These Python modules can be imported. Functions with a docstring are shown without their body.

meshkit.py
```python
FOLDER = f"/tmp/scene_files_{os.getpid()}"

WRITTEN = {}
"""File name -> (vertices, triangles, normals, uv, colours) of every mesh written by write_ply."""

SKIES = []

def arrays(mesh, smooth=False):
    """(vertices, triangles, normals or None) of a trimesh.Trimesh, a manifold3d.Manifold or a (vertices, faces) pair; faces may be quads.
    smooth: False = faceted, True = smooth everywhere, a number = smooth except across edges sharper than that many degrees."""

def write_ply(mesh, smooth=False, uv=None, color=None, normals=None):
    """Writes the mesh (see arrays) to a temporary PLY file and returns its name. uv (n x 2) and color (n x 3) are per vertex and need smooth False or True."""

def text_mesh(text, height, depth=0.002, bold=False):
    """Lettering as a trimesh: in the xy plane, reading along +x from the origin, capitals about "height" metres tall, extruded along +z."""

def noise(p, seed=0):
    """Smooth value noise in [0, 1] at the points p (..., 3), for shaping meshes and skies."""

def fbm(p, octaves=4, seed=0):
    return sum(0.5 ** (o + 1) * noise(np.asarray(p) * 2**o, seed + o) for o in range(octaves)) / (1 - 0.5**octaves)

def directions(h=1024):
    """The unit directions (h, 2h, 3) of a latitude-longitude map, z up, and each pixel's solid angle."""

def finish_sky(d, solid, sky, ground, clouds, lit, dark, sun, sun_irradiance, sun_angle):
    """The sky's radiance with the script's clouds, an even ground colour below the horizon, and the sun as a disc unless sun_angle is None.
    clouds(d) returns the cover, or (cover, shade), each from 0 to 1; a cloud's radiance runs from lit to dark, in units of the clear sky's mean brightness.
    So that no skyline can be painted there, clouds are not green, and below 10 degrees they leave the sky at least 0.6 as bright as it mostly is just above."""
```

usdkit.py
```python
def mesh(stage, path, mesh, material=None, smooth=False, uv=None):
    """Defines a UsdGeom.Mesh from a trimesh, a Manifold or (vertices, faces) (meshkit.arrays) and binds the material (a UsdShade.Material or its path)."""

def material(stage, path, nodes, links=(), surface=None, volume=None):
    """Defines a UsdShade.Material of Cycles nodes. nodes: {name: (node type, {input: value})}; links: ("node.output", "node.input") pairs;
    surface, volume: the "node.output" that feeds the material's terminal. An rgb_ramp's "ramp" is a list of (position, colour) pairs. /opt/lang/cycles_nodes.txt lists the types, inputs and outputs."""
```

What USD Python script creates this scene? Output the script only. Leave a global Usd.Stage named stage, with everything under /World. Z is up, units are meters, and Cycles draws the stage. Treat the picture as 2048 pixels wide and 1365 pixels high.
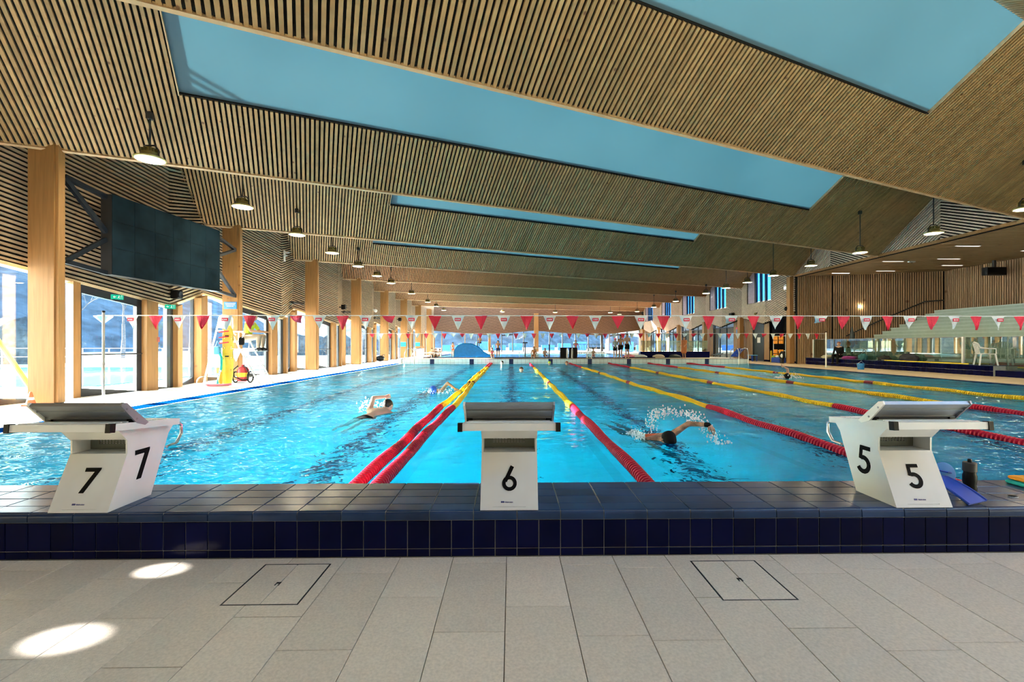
import math, random
import numpy as np
import trimesh
import manifold3d as m3
from shapely.geometry import Polygon, Point, box as sbox
from shapely import affinity, union_all
import usdkit, meshkit
from pxr import Usd, UsdGeom, UsdLux, UsdShade, Sdf, Gf

random.seed(7)
RNG = np.random.default_rng(7)
stage = Usd.Stage.CreateInMemory()
UsdGeom.SetStageUpAxis(stage, UsdGeom.Tokens.z)
UsdGeom.SetStageMetersPerUnit(stage, 1.0)
UsdGeom.Xform.Define(stage, '/World')
UsdGeom.Scope.Define(stage, '/World/Looks')
A = np.array

# ------------------------------------------------------------------ camera, sky, sun, exposure
CAM_Z = 1.209
cam = UsdGeom.Camera.Define(stage, '/World/camera')
FPX = 910.0
cam.CreateHorizontalApertureAttr(36.0)
cam.CreateVerticalApertureAttr(36.0 * 1365 / 2048)
cam.CreateFocalLengthAttr(36.0 * FPX / 2048)
cam.CreateHorizontalApertureOffsetAttr(-14.0 * 36 / 2048)
cam.CreateVerticalApertureOffsetAttr(7.5 * 36 / 2048)
cam.CreateClippingRangeAttr(Gf.Vec2f(0.05, 3000))
cam.AddTranslateOp().Set(Gf.Vec3d(0, 0, CAM_Z))
cam.AddRotateXYZOp().Set(Gf.Vec3f(90, 0, -1.0))
cam.CreateExposureAttr(6.55)

SUN_DIR = A([-0.97, 0.08, 0.225]); SUN_DIR = SUN_DIR / np.linalg.norm(SUN_DIR)
dome = UsdLux.DomeLight.Define(stage, '/World/sky')
dome.CreateIntensityAttr(1.0)
sky_mat = usdkit.material(stage, '/World/Looks/sky_look', {
    't': ('sky_texture', {'sky_type': 'hosek_wilkie', 'sun_direction': SUN_DIR, 'turbidity': 3.2, 'ground_albedo': 0.4}),
    'b': ('background_shader', {'strength': 1.0})}, [('t.color', 'b.color')], surface='b.background')
UsdShade.MaterialBindingAPI.Apply(dome.GetPrim()).Bind(sky_mat)
sun = UsdLux.DistantLight.Define(stage, '/World/sun')
sun.CreateIntensityAttr(0.42)
sun.CreateNormalizeAttr(True)
sun.CreateColorAttr(Gf.Vec3f(1.0, 0.93, 0.82))
sun.CreateAngleAttr(0.6)
_z = Gf.Rotation(Gf.Vec3d(0, 0, 1), Gf.Vec3d(*map(float, SUN_DIR)))
sun.AddTransformOp().Set(Gf.Matrix4d().SetRotate(_z))

# ------------------------------------------------------------------ helpers: prims
_used = {}
def path_for(name, parent=None):
    base = str(parent.GetPath()) if parent is not None else '/World'
    n = _used.get((base, name), 0)
    _used[(base, name)] = n + 1
    return f'{base}/{name}' + (f'_{n:03d}' if n else '')

def tag(o, label=None, cat=None, group=None, kind=None):
    p = o.GetPrim() if hasattr(o, 'GetPrim') else o
    for k, v in (('label', label), ('category', cat), ('group', group), ('kind', kind)):
        if v: p.SetCustomDataByKey(k, v)
    return p

def obj(name, mesh, mat, parent=None, smooth=False, label=None, cat=None, group=None, kind=None):
    m = usdkit.mesh(stage, path_for(name, parent), mesh, mat, smooth=smooth)
    return tag(m, label, cat, group, kind)

def thing(name, label=None, cat=None, group=None, kind=None, loc=(0, 0, 0), rotz=0.0):
    x = UsdGeom.Xform.Define(stage, path_for(name))
    if tuple(loc) != (0, 0, 0) or rotz:
        x.AddTranslateOp().Set(Gf.Vec3d(*map(float, loc)))
        x.AddRotateZOp().Set(float(rotz))
    return tag(x, label, cat, group, kind)

def dup(src, loc, rotz=0.0, label=None, cat=None, group=None):
    was = src.GetCustomData()
    base = src.GetName()
    while base[-4:-3] == '_' and base[-3:].isdigit(): base = base[:-4]
    r = UsdGeom.Xform.Define(stage, path_for(base))
    r.AddTranslateOp().Set(Gf.Vec3d(*map(float, loc)))
    r.AddRotateZOp().Set(float(rotz))
    p = r.GetPrim()
    p.GetReferences().AddInternalReference(src.GetPath())
    p.SetInstanceable(True)
    return tag(p, label or was.get('label'), cat or was.get('category'), group or was.get('group'))

# ------------------------------------------------------------------ helpers: shapes, all (vertices, triangles)
_BF = A([[0,2,1],[0,3,2],[4,5,6],[4,6,7],[0,1,5],[0,5,4],[1,2,6],[1,6,5],[2,3,7],[2,7,6],[3,0,4],[3,4,7]])
def bx(x0, x1, y0, y1, z0, z1):
    return A([[x0,y0,z0],[x1,y0,z0],[x1,y1,z0],[x0,y1,z0],[x0,y0,z1],[x1,y0,z1],[x1,y1,z1],[x0,y1,z1]], float), _BF
def cham(x0, x1, y0, y1, z0, z1, c=.01, top_only=True):
    """box whose top edges are chamfered"""
    v = A([[x0,y0,z0],[x1,y0,z0],[x1,y1,z0],[x0,y1,z0],
           [x0,y0,z1-c],[x1,y0,z1-c],[x1,y1,z1-c],[x0,y1,z1-c],
           [x0+c,y0+c,z1],[x1-c,y0+c,z1],[x1-c,y1-c,z1],[x0+c,y1-c,z1]], float)
    f = [[0,2,1],[0,3,2],[8,9,10],[8,10,11]]
    for a in (0, 4):
        for i in range(4):
            j = (i + 1) % 4
            f += [[a+i, a+j, a+4+j], [a+i, a+4+j, a+4+i]]
    return v, A(f)
def hexa(b, t):
    """box from 4 bottom and 4 top corners (counter-clockwise from above)"""
    return np.vstack([A(b, float), A(t, float)]), _BF
def nrm(v):
    v = A(v, float); return v / (np.linalg.norm(v) + 1e-12)
def beam(p, q, w, h, up=(0, 0, 1)):
    """box from p to q, w wide across, h high along up"""
    p, q = A(p, float), A(q, float); d = nrm(q - p)
    s = nrm(np.cross(d, up)); u = np.cross(s, d)
    s, u = s * w / 2, u * h / 2
    return A([p-s-u, p+s-u, q+s-u, q-s-u, p-s+u, p+s+u, q+s+u, q-s+u]), _BF
def join(parts):
    vs, fs, n = [], [], 0
    for p in parts:
        if hasattr(p, 'to_mesh'):
            mm = p.to_mesh(); v, f = np.asarray(mm.vert_properties)[:, :3], np.asarray(mm.tri_verts)
        elif hasattr(p, 'vertices'): v, f = np.asarray(p.vertices), np.asarray(p.faces)
        else: v, f = p
        vs.append(v); fs.append(np.asarray(f) + n); n += len(v)
    return np.vstack(vs), np.vstack(fs)
def move(m, d=(0, 0, 0), s=1.0, rz=0.0, rx=0.0, ry=0.0):
    v, f = join([m]); v = v * s
    for ax, a in ((0, rx), (1, ry), (2, rz)):
        if a:
            c, sn = math.cos(a), math.sin(a); i, j = [(1, 2), (2, 0), (0, 1)][ax]
            v = v.copy(); vi, vj = v[:, i].copy(), v[:, j].copy()
            v[:, i], v[:, j] = c*vi - sn*vj, sn*vi + c*vj
    return v + A(d, float), f
def tube(pts, r, n=8, closed=False, caps=True):
    p = A(pts, float); k = len(p)
    t = np.gradient(p, axis=0) if not closed else np.roll(p, -1, 0) - np.roll(p, 1, 0)
    t /= np.linalg.norm(t, axis=1, keepdims=True) + 1e-12
    ref = A([0, 0, 1.0]) if abs(t[0][2]) < .9 else A([1.0, 0, 0])
    a = np.cross(t[0], ref); a /= np.linalg.norm(a)
    rad = np.broadcast_to(r, (k,)); ang = np.arange(n) * 2 * np.pi / n; vs = []
    for i in range(k):
        a = a - t[i] * a.dot(t[i]); a /= np.linalg.norm(a) + 1e-12
        b = np.cross(t[i], a)
        vs.append(p[i] + rad[i] * (np.cos(ang)[:, None] * a + np.sin(ang)[:, None] * b))
    v = np.vstack(vs); f = []
    for i in range(k if closed else k - 1):
        i2 = (i + 1) % k
        for j in range(n):
            j2 = (j + 1) % n
            f += [[i*n+j, i*n+j2, i2*n+j2], [i*n+j, i2*n+j2, i2*n+j]]
    if caps and not closed:
        v = np.vstack([v, p[0], p[-1]])
        for j in range(n):
            j2 = (j + 1) % n
            f += [[k*n, j2, j], [k*n+1, (k-1)*n+j, (k-1)*n+j2]]
    return v, A(f)
def rod(p, q, r, n=8): return tube([p, q], r, n)
def lathe(prof, n=20):
    """revolve (r, z) points about z"""
    prof = A(prof, float); k = len(prof); ang = np.arange(n) * 2 * np.pi / n
    v = np.stack([prof[:, None, 0] * np.cos(ang), prof[:, None, 0] * np.sin(ang), np.repeat(prof[:, 1:2], n, 1)], -1).reshape(-1, 3)
    f = []
    for i in range(k - 1):
        for j in range(n):
            j2 = (j + 1) % n
            f += [[i*n+j, i*n+j2, (i+1)*n+j2], [i*n+j, (i+1)*n+j2, (i+1)*n+j]]
    return v, A(f)
def ball(c, r, sub=2, s=(1, 1, 1)):
    m = trimesh.creation.icosphere(sub, r); return np.asarray(m.vertices) * A(s) + A(c, float), np.asarray(m.faces)
def extr(poly, h):
    """extrude a shapely polygon from z = 0 to h"""
    ps = getattr(poly, 'geoms', [poly])
    return join([trimesh.creation.extrude_polygon(g, h, engine='earcut') for g in ps if g.area > 1e-9])
def frame3(m, o, ex, ey, ez):
    """carry a mesh from its own axes into the world"""
    v, f = join([m]); ex, ey, ez = A(ex, float), A(ey, float), A(ez, float)
    v = A(o, float) + v[:, :1] * ex + v[:, 1:2] * ey + v[:, 2:3] * ez
    if np.dot(np.cross(ex, ey), ez) < 0: f = f[:, ::-1]
    return v, f
def rbox(x0, x1, y0, y1, z0, z1, r=.01, seg=8):
    """rounded box: hull of eight spheres"""
    r = min(r, (x1-x0)/2.01, (y1-y0)/2.01, (z1-z0)/2.01)
    s = m3.Manifold.sphere(r, seg)
    return join([m3.Manifold.batch_hull([s.translate((x, y, z)) for x in (x0+r, x1-r) for y in (y0+r, y1-r) for z in (z0+r, z1-r)])])

# ------------------------------------------------------------------ materials
MT = {}
def mat(name, col, rough=.5, var=.12, scale=6.0, metallic=0.0, bump=0.0, bscale=40.0, rnd=0.0, spec=.5, stretch=(1, 1, 1), **pr):
    """principled with a noise-varied colour; rnd adds a tone for each object and island"""
    c = A(col, float)
    nodes = {'tc': ('texture_coordinate', {}), 'mp': ('mapping', {'scale': A(stretch, float)}),
             'n': ('noise_texture', {'scale': float(scale), 'detail': 4.0}),
             'r': ('rgb_ramp', {'ramp': [(.3, c * (1 - var)), (.7, np.minimum(c * (1 + var), 1))]}),
             'p': ('principled_bsdf', {'roughness': float(rough), 'metallic': float(metallic), 'specular_ior_level': float(spec), **pr})}
    links = [('tc.object', 'mp.vector'), ('mp.vector', 'n.vector'), ('n.fac', 'r.fac')]
    out = 'r.color'
    if rnd:
        nodes |= {'oi': ('object_info', {}), 'ge': ('geometry', {}), 'ad': ('math', {'math_type': 'add'}), 'fr': ('math', {'math_type': 'fraction'}),
                  'mr': ('map_range', {'to_min': 1 - rnd, 'to_max': 1 + rnd}), 'hs': ('hsv', {})}
        links += [('oi.random', 'ad.value1'), ('ge.random_per_island', 'ad.value2'), ('ad.value', 'fr.value1'), ('fr.value', 'mr.value'), ('mr.result', 'hs.value'), (out, 'hs.color')]
        out = 'hs.color'
    links.append((out, 'p.base_color'))
    if bump:
        nodes |= {'bn': ('noise_texture', {'scale': float(bscale), 'detail': 5.0}), 'b': ('bump', {'strength': float(bump), 'distance': .01})}
        links += [('mp.vector', 'bn.vector'), ('bn.fac', 'b.height'), ('b.normal', 'p.normal')]
    MT[name] = usdkit.material(stage, f'/World/Looks/{name}', nodes, links, surface='p.BSDF')
    return MT[name]

def wood(name, col, dark, rough=.55, stretch=(6, 6, .5), rnd=.16, knots=3.0):
    c, d = A(col, float), A(dark, float)
    nodes = {'tc': ('texture_coordinate', {}), 'mp': ('mapping', {'scale': A(stretch, float)}),
             'n': ('noise_texture', {'scale': 3.0, 'detail': 5.0, 'distortion': .4}),
             'r': ('rgb_ramp', {'ramp': [(.3, c * .82), (.55, c), (.75, c * 1.12)]}),
             'k': ('voronoi_texture', {'scale': float(knots), 'randomness': 1.0}),
             'kr': ('rgb_ramp', {'ramp': [(.05, (1, 1, 1)), (.11, (0, 0, 0))]}),
             'mx': ('mix_color', {'b': d}),
             'oi': ('object_info', {}), 'ge': ('geometry', {}), 'ad': ('math', {'math_type': 'add'}), 'fr': ('math', {'math_type': 'fraction'}),
             'mr': ('map_range', {'to_min': 1 - rnd, 'to_max': 1 + rnd}), 'hs': ('hsv', {}),
             'p': ('principled_bsdf', {'roughness': rough, 'specular_ior_level': .35})}
    links = [('tc.object', 'mp.vector'), ('mp.vector', 'n.vector'), ('n.fac', 'r.fac'), ('tc.object', 'k.vector'), ('k.distance', 'kr.fac'),
             ('kr.color', 'mx.fac'), ('r.color', 'mx.a'), ('oi.random', 'ad.value1'), ('ge.random_per_island', 'ad.value2'), ('ad.value', 'fr.value1'),
             ('fr.value', 'mr.value'), ('mr.result', 'hs.value'), ('mx.result', 'hs.color'), ('hs.color', 'p.base_color')]
    MT[name] = usdkit.material(stage, f'/World/Looks/{name}', nodes, links, surface='p.BSDF')
    return MT[name]

def emit(name, col, strength):
    MT[name] = usdkit.material(stage, f'/World/Looks/{name}', {'e': ('emission', {'color': A(col, float), 'strength': float(strength)})}, [], surface='e.emission')
    return MT[name]

def pane_mat(name, tint=(.9, .96, .97), f0=.04, rough=0.0):
    """thin pane: clear, with a mirror reflection that grows at grazing angles alike on both faces"""
    MT[name] = usdkit.material(stage, f'/World/Looks/{name}', {
        'lw': ('layer_weight', {'blend': .5}), 'pw': ('math', {'math_type': 'power', 'value2': 5.0}),
        'a': ('math', {'math_type': 'multiply_add', 'value2': 1 - f0, 'value3': f0, 'use_clamp': True}),
        't': ('transparent_bsdf', {'color': A(tint, float)}), 'g': ('glossy_bsdf', {'color': A((1, 1, 1.0)), 'roughness': rough}),
        'm': ('mix_closure', {})}, [('lw.facing', 'pw.value1'), ('pw.value', 'a.value1'), ('a.value', 'm.fac'), ('t.BSDF', 'm.closure1'), ('g.BSDF', 'm.closure2')], surface='m.closure')
    return MT[name]

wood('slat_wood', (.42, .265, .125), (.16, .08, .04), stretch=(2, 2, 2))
wood('slat_wood_far', (.33, .16, .066), (.16, .08, .04), stretch=(2, 2, 2))  # far folds: same slats, with dimmer, warmer light put into the colour
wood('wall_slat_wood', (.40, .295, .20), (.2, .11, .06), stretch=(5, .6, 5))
wood('glulam', (.34, .175, .062), (.22, .10, .04), stretch=(7, 7, .45), rnd=.08, knots=2.2)
mat('felt', (.018, .017, .017), rough=.95, spec=.1)
mat('floor_tile', (.68, .60, .51), rough=.5, var=.11, scale=75, bump=.3, bscale=190, rnd=.07)
mat('grout_dark', (.10, .085, .06), rough=.9)
mat('navy_tile', (.002, .003, .032), rough=.12, var=.25, scale=3, rnd=.25, spec=.1)
mat('navy_coping', (.014, .038, .105), rough=.24, var=.3, scale=4, rnd=.2, spec=.28, bump=.12, bscale=9)
mat('grout_pale', (.30, .31, .29), rough=.85)
mat('deck_pale', (.68, .66, .62), rough=.45, var=.06, scale=2)
mat('deck_beige', (.62, .47, .31), rough=.5, var=.1, scale=2)
mat('pool_tile', (.20, .90, .96), rough=.35, var=.05, scale=1.2)
mat('pool_tile_white', (.72, .80, .80), rough=.25, var=.05, scale=2)
mat('lane_navy', (.01, .02, .09), rough=.3)
mat('blue_rubber', (.001, .035, .20), rough=.9, spec=.0)
mat('black_metal', (.02, .021, .024), rough=.4)
mat('steel', (.55, .57, .58), rough=.28, metallic=1.0, var=.05)
mat('alu', (.36, .38, .41), rough=.45, metallic=.85, var=.05)
mat('white_plastic', (.66, .69, .72), rough=.35, var=.03)
mat('white_paint', (.82, .83, .82), rough=.4, var=.03)
mat('black_plastic', (.004, .004, .005), rough=.4, spec=.2)
mat('plaster_green', (.42, .52, .45), rough=.7, var=.05)
pane_mat('clear_glass')
pane_mat('balustrade_glass', tint=(.62, .72, .66), f0=.24)
pane_mat('blue_glass', tint=(.16, .36, .62))
MT['membrane'] = usdkit.material(stage, '/World/Looks/membrane', {
    'tc': ('texture_coordinate', {}), 'n': ('noise_texture', {'scale': .35, 'detail': 2.0}),
    'r': ('rgb_ramp', {'ramp': [(.3, (.075, .142, .168)), (.7, (.09, .16, .186))]}),
    't': ('translucent_bsdf', {}), 'd': ('diffuse_bsdf', {'color': A((.25, .34, .38))}), 'm': ('mix_closure', {'fac': .35})},
    [('tc.object', 'n.vector'), ('n.fac', 'r.fac'), ('r.color', 't.color'), ('t.BSDF', 'm.closure1'), ('d.BSDF', 'm.closure2')], surface='m.closure')
MT['water'] = usdkit.material(stage, '/World/Looks/water', {
    'g': ('geometry', {}), 'm1': ('mapping', {'scale': A((1.0, 1.6, 1.0))}),
    'n1': ('noise_texture', {'scale': 2.6, 'detail': 3.0, 'roughness': .55, 'distortion': .5}),
    'b1': ('bump', {'strength': .95, 'distance': .09}),
    'fr': ('fresnel', {'IOR': 1.135}),
    're': ('refraction_bsdf', {'color': A((.10, .70, .90)), 'roughness': 0.0, 'IOR': 1.33}),
    'tr': ('transparent_bsdf', {'color': A((.10, .70, .90))}),
    'gl': ('glossy_bsdf', {'color': A((.52, .70, .78)), 'roughness': .01}),
    'x1': ('mix_closure', {'fac': .15}), 'x2': ('mix_closure', {})},
    [('g.position', 'm1.vector'), ('m1.vector', 'n1.vector'), ('n1.fac', 'b1.height'), ('b1.normal', 're.normal'), ('b1.normal', 'gl.normal'),
     ('re.BSDF', 'x1.closure1'), ('tr.BSDF', 'x1.closure2'), ('fr.fac', 'x2.fac'), ('x1.closure', 'x2.closure1'), ('gl.BSDF', 'x2.closure2')], surface='x2.closure')
M = MT
# ------------------------------------------------------------------ near floor: staggered porcelain planks, two lid plates
FZ = -0.19
floor = thing('floor', kind='structure')
obj('bedding', bx(-5.5, 5.5, -2.5, 3.01, FZ-.2, FZ-.012), M['grout_dark'], floor)
HATCH = [(-1.56, -1.15), (1.16, 1.575)]
TW, TL = .349, .70
for i in range(-13, 14):
    x0 = -.03 + i * TW
    off = {0: 2.43, 1: 2.18, 2: 2.84, 3: 2.50, 4: 2.22, 5: 2.75, 6: 2.1, 7: 2.8, -1: 2.22, -2: 2.53, -3: 2.1, -4: 2.36, -5: 2.0, -6: 2.36, -7: 2.76}.get(i, 2.0 + (i * .37) % .7)
    ys = [off + k * TL for k in range(-7, 3)]
    for a, b in zip(ys[:-1], ys[1:]):
        b = min(b, 3.005)
        if b - a < .02 or b < -1.6: continue
        pl = sbox(x0 + .0018, a + .0018, x0 + TW - .0018, b - .0018)
        for h0, h1 in HATCH:
            pl = pl.difference(sbox(h0 - .004, 2.466, h1 + .004, 2.924))
        if pl.area < 1e-4: continue
        if pl.area > .97 * (TW - .0036) * (b - a - .0036):
            obj('tile', cham(x0 + .0018, x0 + TW - .0018, a + .0018, b - .0018, FZ - .02, FZ, .0015), M['floor_tile'], floor)
        else:
            obj('tile', move(extr(pl, .02), (0, 0, FZ - .02)), M['floor_tile'], floor)
for n, (h0, h1) in enumerate(HATCH):
    h = thing('floor_hatch', ['stone-filled floor hatch left of centre, between starting blocks 7 and 6', 'stone-filled floor hatch right of centre, between starting blocks 6 and 5'][n], 'floor hatch')
    mid = (h0 + h1) / 2
    obj('lid', cham(h0 + .006, mid - .0025, 2.474, 2.916, FZ - .018, FZ + .001, .001), M['floor_tile'], h)
    obj('lid', cham(mid + .0025, h1 - .006, 2.474, 2.916, FZ - .018, FZ + .001, .001), M['floor_tile'], h)
    fr = extr(sbox(h0 - .003, 2.467, h1 + .003, 2.923).difference(sbox(h0 + .005, 2.473, h1 - .005, 2.917)), .012)
    obj('frame', move(fr, (0, 0, FZ - .011)), M['black_metal'], h)
    obj('latch', join([bx(mid - .02, mid + .006, 2.685, 2.70, FZ, FZ + .003), bx(mid - .02, mid - .014, 2.665, 2.70, FZ, FZ + .003), bx(mid, mid + .006, 2.665, 2.70, FZ, FZ + .003)]), M['black_metal'], h)

# ------------------------------------------------------------------ raised start wall: navy tiles, 15 x 30 coping
DZ, Y0, Y1 = 0.11, 3.015, 3.63
edge = thing('trim_1', kind='structure')
obj('bedding', bx(-6.9, 15.2, Y0 + .008, Y1 - .008, -.6, DZ - .006), M['grout_pale'], edge)
CW = .2895
for i in range(-23, 24):
    x0 = -.105 - .145 + i * CW
    rows = [Y0 - .002, 3.150, 3.305, 3.465, Y1]
    for r in range(4):
        a, b = rows[r], rows[r + 1]
        if r == 0:   # bull-nosed front piece, wraps down over the face
            n, rad, pr = 5, .028, []
            for k in range(n + 1):
                t = k / n * math.pi / 2
                pr.append((a + rad - rad * math.cos(t), DZ - rad + rad * math.sin(t)))
            prof = [(a, DZ - .060)] + pr + [(b - .003, DZ), (b - .003, DZ - .012), (a + .012, DZ - .060)]
            m = extr(Polygon(prof), CW - .006)
            obj('tile', frame3(m, (x0 + .003, 0, 0), (0, 1, 0), (0, 0, 1), (1, 0, 0)), M['navy_coping'], edge, smooth=40)
        else:
            obj('tile', cham(x0 + .003, x0 + CW - .003, a + .003, b - .003, DZ - .014, DZ, .003), M['navy_coping'], edge)
    for q in range(2):
        xa = x0 + q * CW / 2
        for z0, z1 in ((FZ + .052, DZ - .066), (FZ, FZ + .046)):
            m = cham(xa + .003, xa + CW / 2 - .003, z0, z1, 0, .010, .002)
            obj('tile', frame3(m, (0, Y0 + .010, 0), (1, 0, 0), (0, 0, 1), (0, -1, 0)), M['navy_tile'], edge)

# ------------------------------------------------------------------ pool basin, water
PX0, PX1, PY0, PY1, PZ = -6.85, 15.1, 3.63, 28.85, -1.9
basin = thing('floor', kind='structure')
obj('pool_bottom', bx(PX0 - .3, PX1 + .3, PY0 - .3, PY1 + .3, PZ - .2, PZ), M['pool_tile'], basin)
for k in range(-2, 6):
    x = 2.5 * k + .0
    obj('lane_line', join([bx(x - .14, x + .14, PY0 + 1.6, PY1 - 1.6, PZ - .001, PZ + .004), bx(x - .5, x + .5, PY0 + 1.6, PY0 + 1.85, PZ - .001, PZ + .0045), bx(x - .5, x + .5, PY1 - 1.85, PY1 - 1.6, PZ - .001, PZ + .0045)]), M['lane_navy'], basin)
wl = thing('wall_pool_left', kind='structure')
obj('pool_side', bx(PX0 - .3, PX0, PY0 - .3, PY1 + .3, PZ, -.02), M['pool_tile'], wl)
wr = thing('wall_pool_right', kind='structure')
obj('pool_side', bx(PX1, PX1 + .3, PY0 - .3, PY1 + .3, PZ, -.02), M['pool_tile'], wr)
wn = thing('wall_pool_near', kind='structure')
obj('pool_side', bx(PX0, PX1, PY0 - .3, PY0 - .002, PZ, -.6), M['pool_tile'], wn)
obj('pool_side', bx(PX0, PX1, PY0 - .012, PY0, -.6, DZ - .02), M['navy_tile'], wn)
# far bulkhead: white tiled face with a navy mark on each lane
wf = thing('wall_pool_far', kind='structure')
obj('pool_side', bx(PX0 - .3, PX1 + .2, PY1, PY1 + .3, PZ, -.35), M['pool_tile'], wf)
obj('upstand', bx(PX0 - .1, PX1 + .1, PY1 + .01, PY1 + 1.9, -.36, .295), M['grout_pale'], wf)
ts = []
for i in range(88):
    for j in range(3):
        xa = PX0 + i * .25
        z0 = -.36 + j * .22
        if any(abs(xa + .125 - 2.5 * k) < .13 for k in range(-2, 6)): continue
        ts.append(cham(xa + .006, xa + .244, z0 + .006, z0 + .214, 0, .012, .002))
v, f = join(ts)
obj('white_tile', frame3((v, f), (0, PY1 + .012, 0), (1, 0, 0), (0, 0, 1), (0, -1, 0)), M['pool_tile_white'], wf, kind='stuff')
for k in range(-2, 6):
    obj('lane_mark', bx(2.5 * k - .125, 2.5 * k + .125, PY1 - .006, PY1 + .012, -.36, .297), M['lane_navy'], wf)
obj('coping', bx(PX0 - .1, PX1 + .1, PY1 - .01, PY1 + .28, .296, .31), M['navy_coping'], wf)
obj('walkway', bx(PX0 - .1, PX1 + .1, PY1 + .28, PY1 + 1.9, .295, .308), M['deck_beige'], wf)

def water_mesh(x0, x1, y0, y1, z, st, amp, seed):
    xs = np.linspace(x0, x1, int((x1 - x0) / st) + 1); ys = np.linspace(y0, y1, int((y1 - y0) / st) + 1)
    X, Y = np.meshgrid(xs, ys); P = np.stack([X * 1.1, Y * 1.5, X * 0], -1)
    Z = z + amp * (meshkit.fbm(P, 3, seed) - .5) * 2
    v = np.stack([X, Y, Z], -1).reshape(-1, 3); nx, ny = len(xs), len(ys)
    i, j = np.meshgrid(np.arange(nx - 1), np.arange(ny - 1)); a = (j * nx + i).ravel()
    return v, np.vstack([np.stack([a, a + 1, a + nx + 1], 1), np.stack([a, a + nx + 1, a + nx], 1)])
obj('pool_water', water_mesh(PX0 + .03, PX1 - .03, PY0 + .001, PY1 - .02, 0, .11, .022, 3), M['water'], smooth=True, kind='stuff', label='rippled turquoise water of the main swimming pool', cat='water')

# ------------------------------------------------------------------ side decks
dl = thing('floor', kind='structure')
obj('deck', bx(-10.5, PX0 - .62, -3, 70, -.25, .012), M['deck_pale'], dl)
obj('gutter_band', bx(PX0 - .46, PX0 - .05, Y0, PY1, -.1, .016), M['blue_rubber'], dl)
obj('edge_strip', bx(PX0 - .05, PX0 + .02, Y0, PY1, -.25, .018), M['pool_tile_white'], dl)
obj('edge_strip', bx(PX0 - .62, PX0 - .46, Y0, PY1, -.1, .013), M['deck_pale'], dl)
jn = [bx(-9.6, PX0 - .62, y, y + .012, 0, .0135) for y in np.arange(4.2, 30, 1.2)]
obj('joint', join(jn), M['grout_pale'], dl, kind='stuff')
dr = thing('floor', kind='structure')
obj('deck', bx(PX1 + .16, 18.4, -3, 70, -.25, .012), M['deck_beige'], dr)
obj('edge_strip', bx(PX1 - .02, PX1 + .16, Y0, PY1, -.25, .016), M['navy_coping'], dr)
# behind the bulkhead: the training pool with its own raised rim
fd = thing('floor', kind='structure')
obj('deck', bx(PX0 - .62, PX1 + .16, 44.5, 70, -.25, .30), M['deck_pale'], fd)
obj('pool_rim', join([bx(-5.6, 9.6, PY1 + 1.9, PY1 + 2.3, -.3, .36), bx(-5.9, -5.5, PY1 + 1.9, 44.6, -.3, .36), bx(9.4, 9.8, PY1 + 1.9, 44.6, -.3, .36)]), M['navy_tile'], fd)
obj('deck', bx(PX0 - .62, -5.9, PY1 + 1.9, 44.6, -.25, .30), M['deck_pale'], fd)
obj('deck', bx(9.8, PX1 + .16, PY1 + 1.9, 44.6, -.25, .30), M['deck_pale'], fd)
obj('pool_bottom', bx(-5.5, 9.4, PY1 + 2.3, 44.5, -.9, -.85), M['pool_tile'], fd)
obj('training_pool_water', water_mesh(-5.5, 9.4, PY1 + 2.3, 44.5, .30, .4, .02, 9), M['water'], smooth=True, kind='stuff', label='pale water of the training pool behind the white bulkhead', cat='water')

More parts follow.
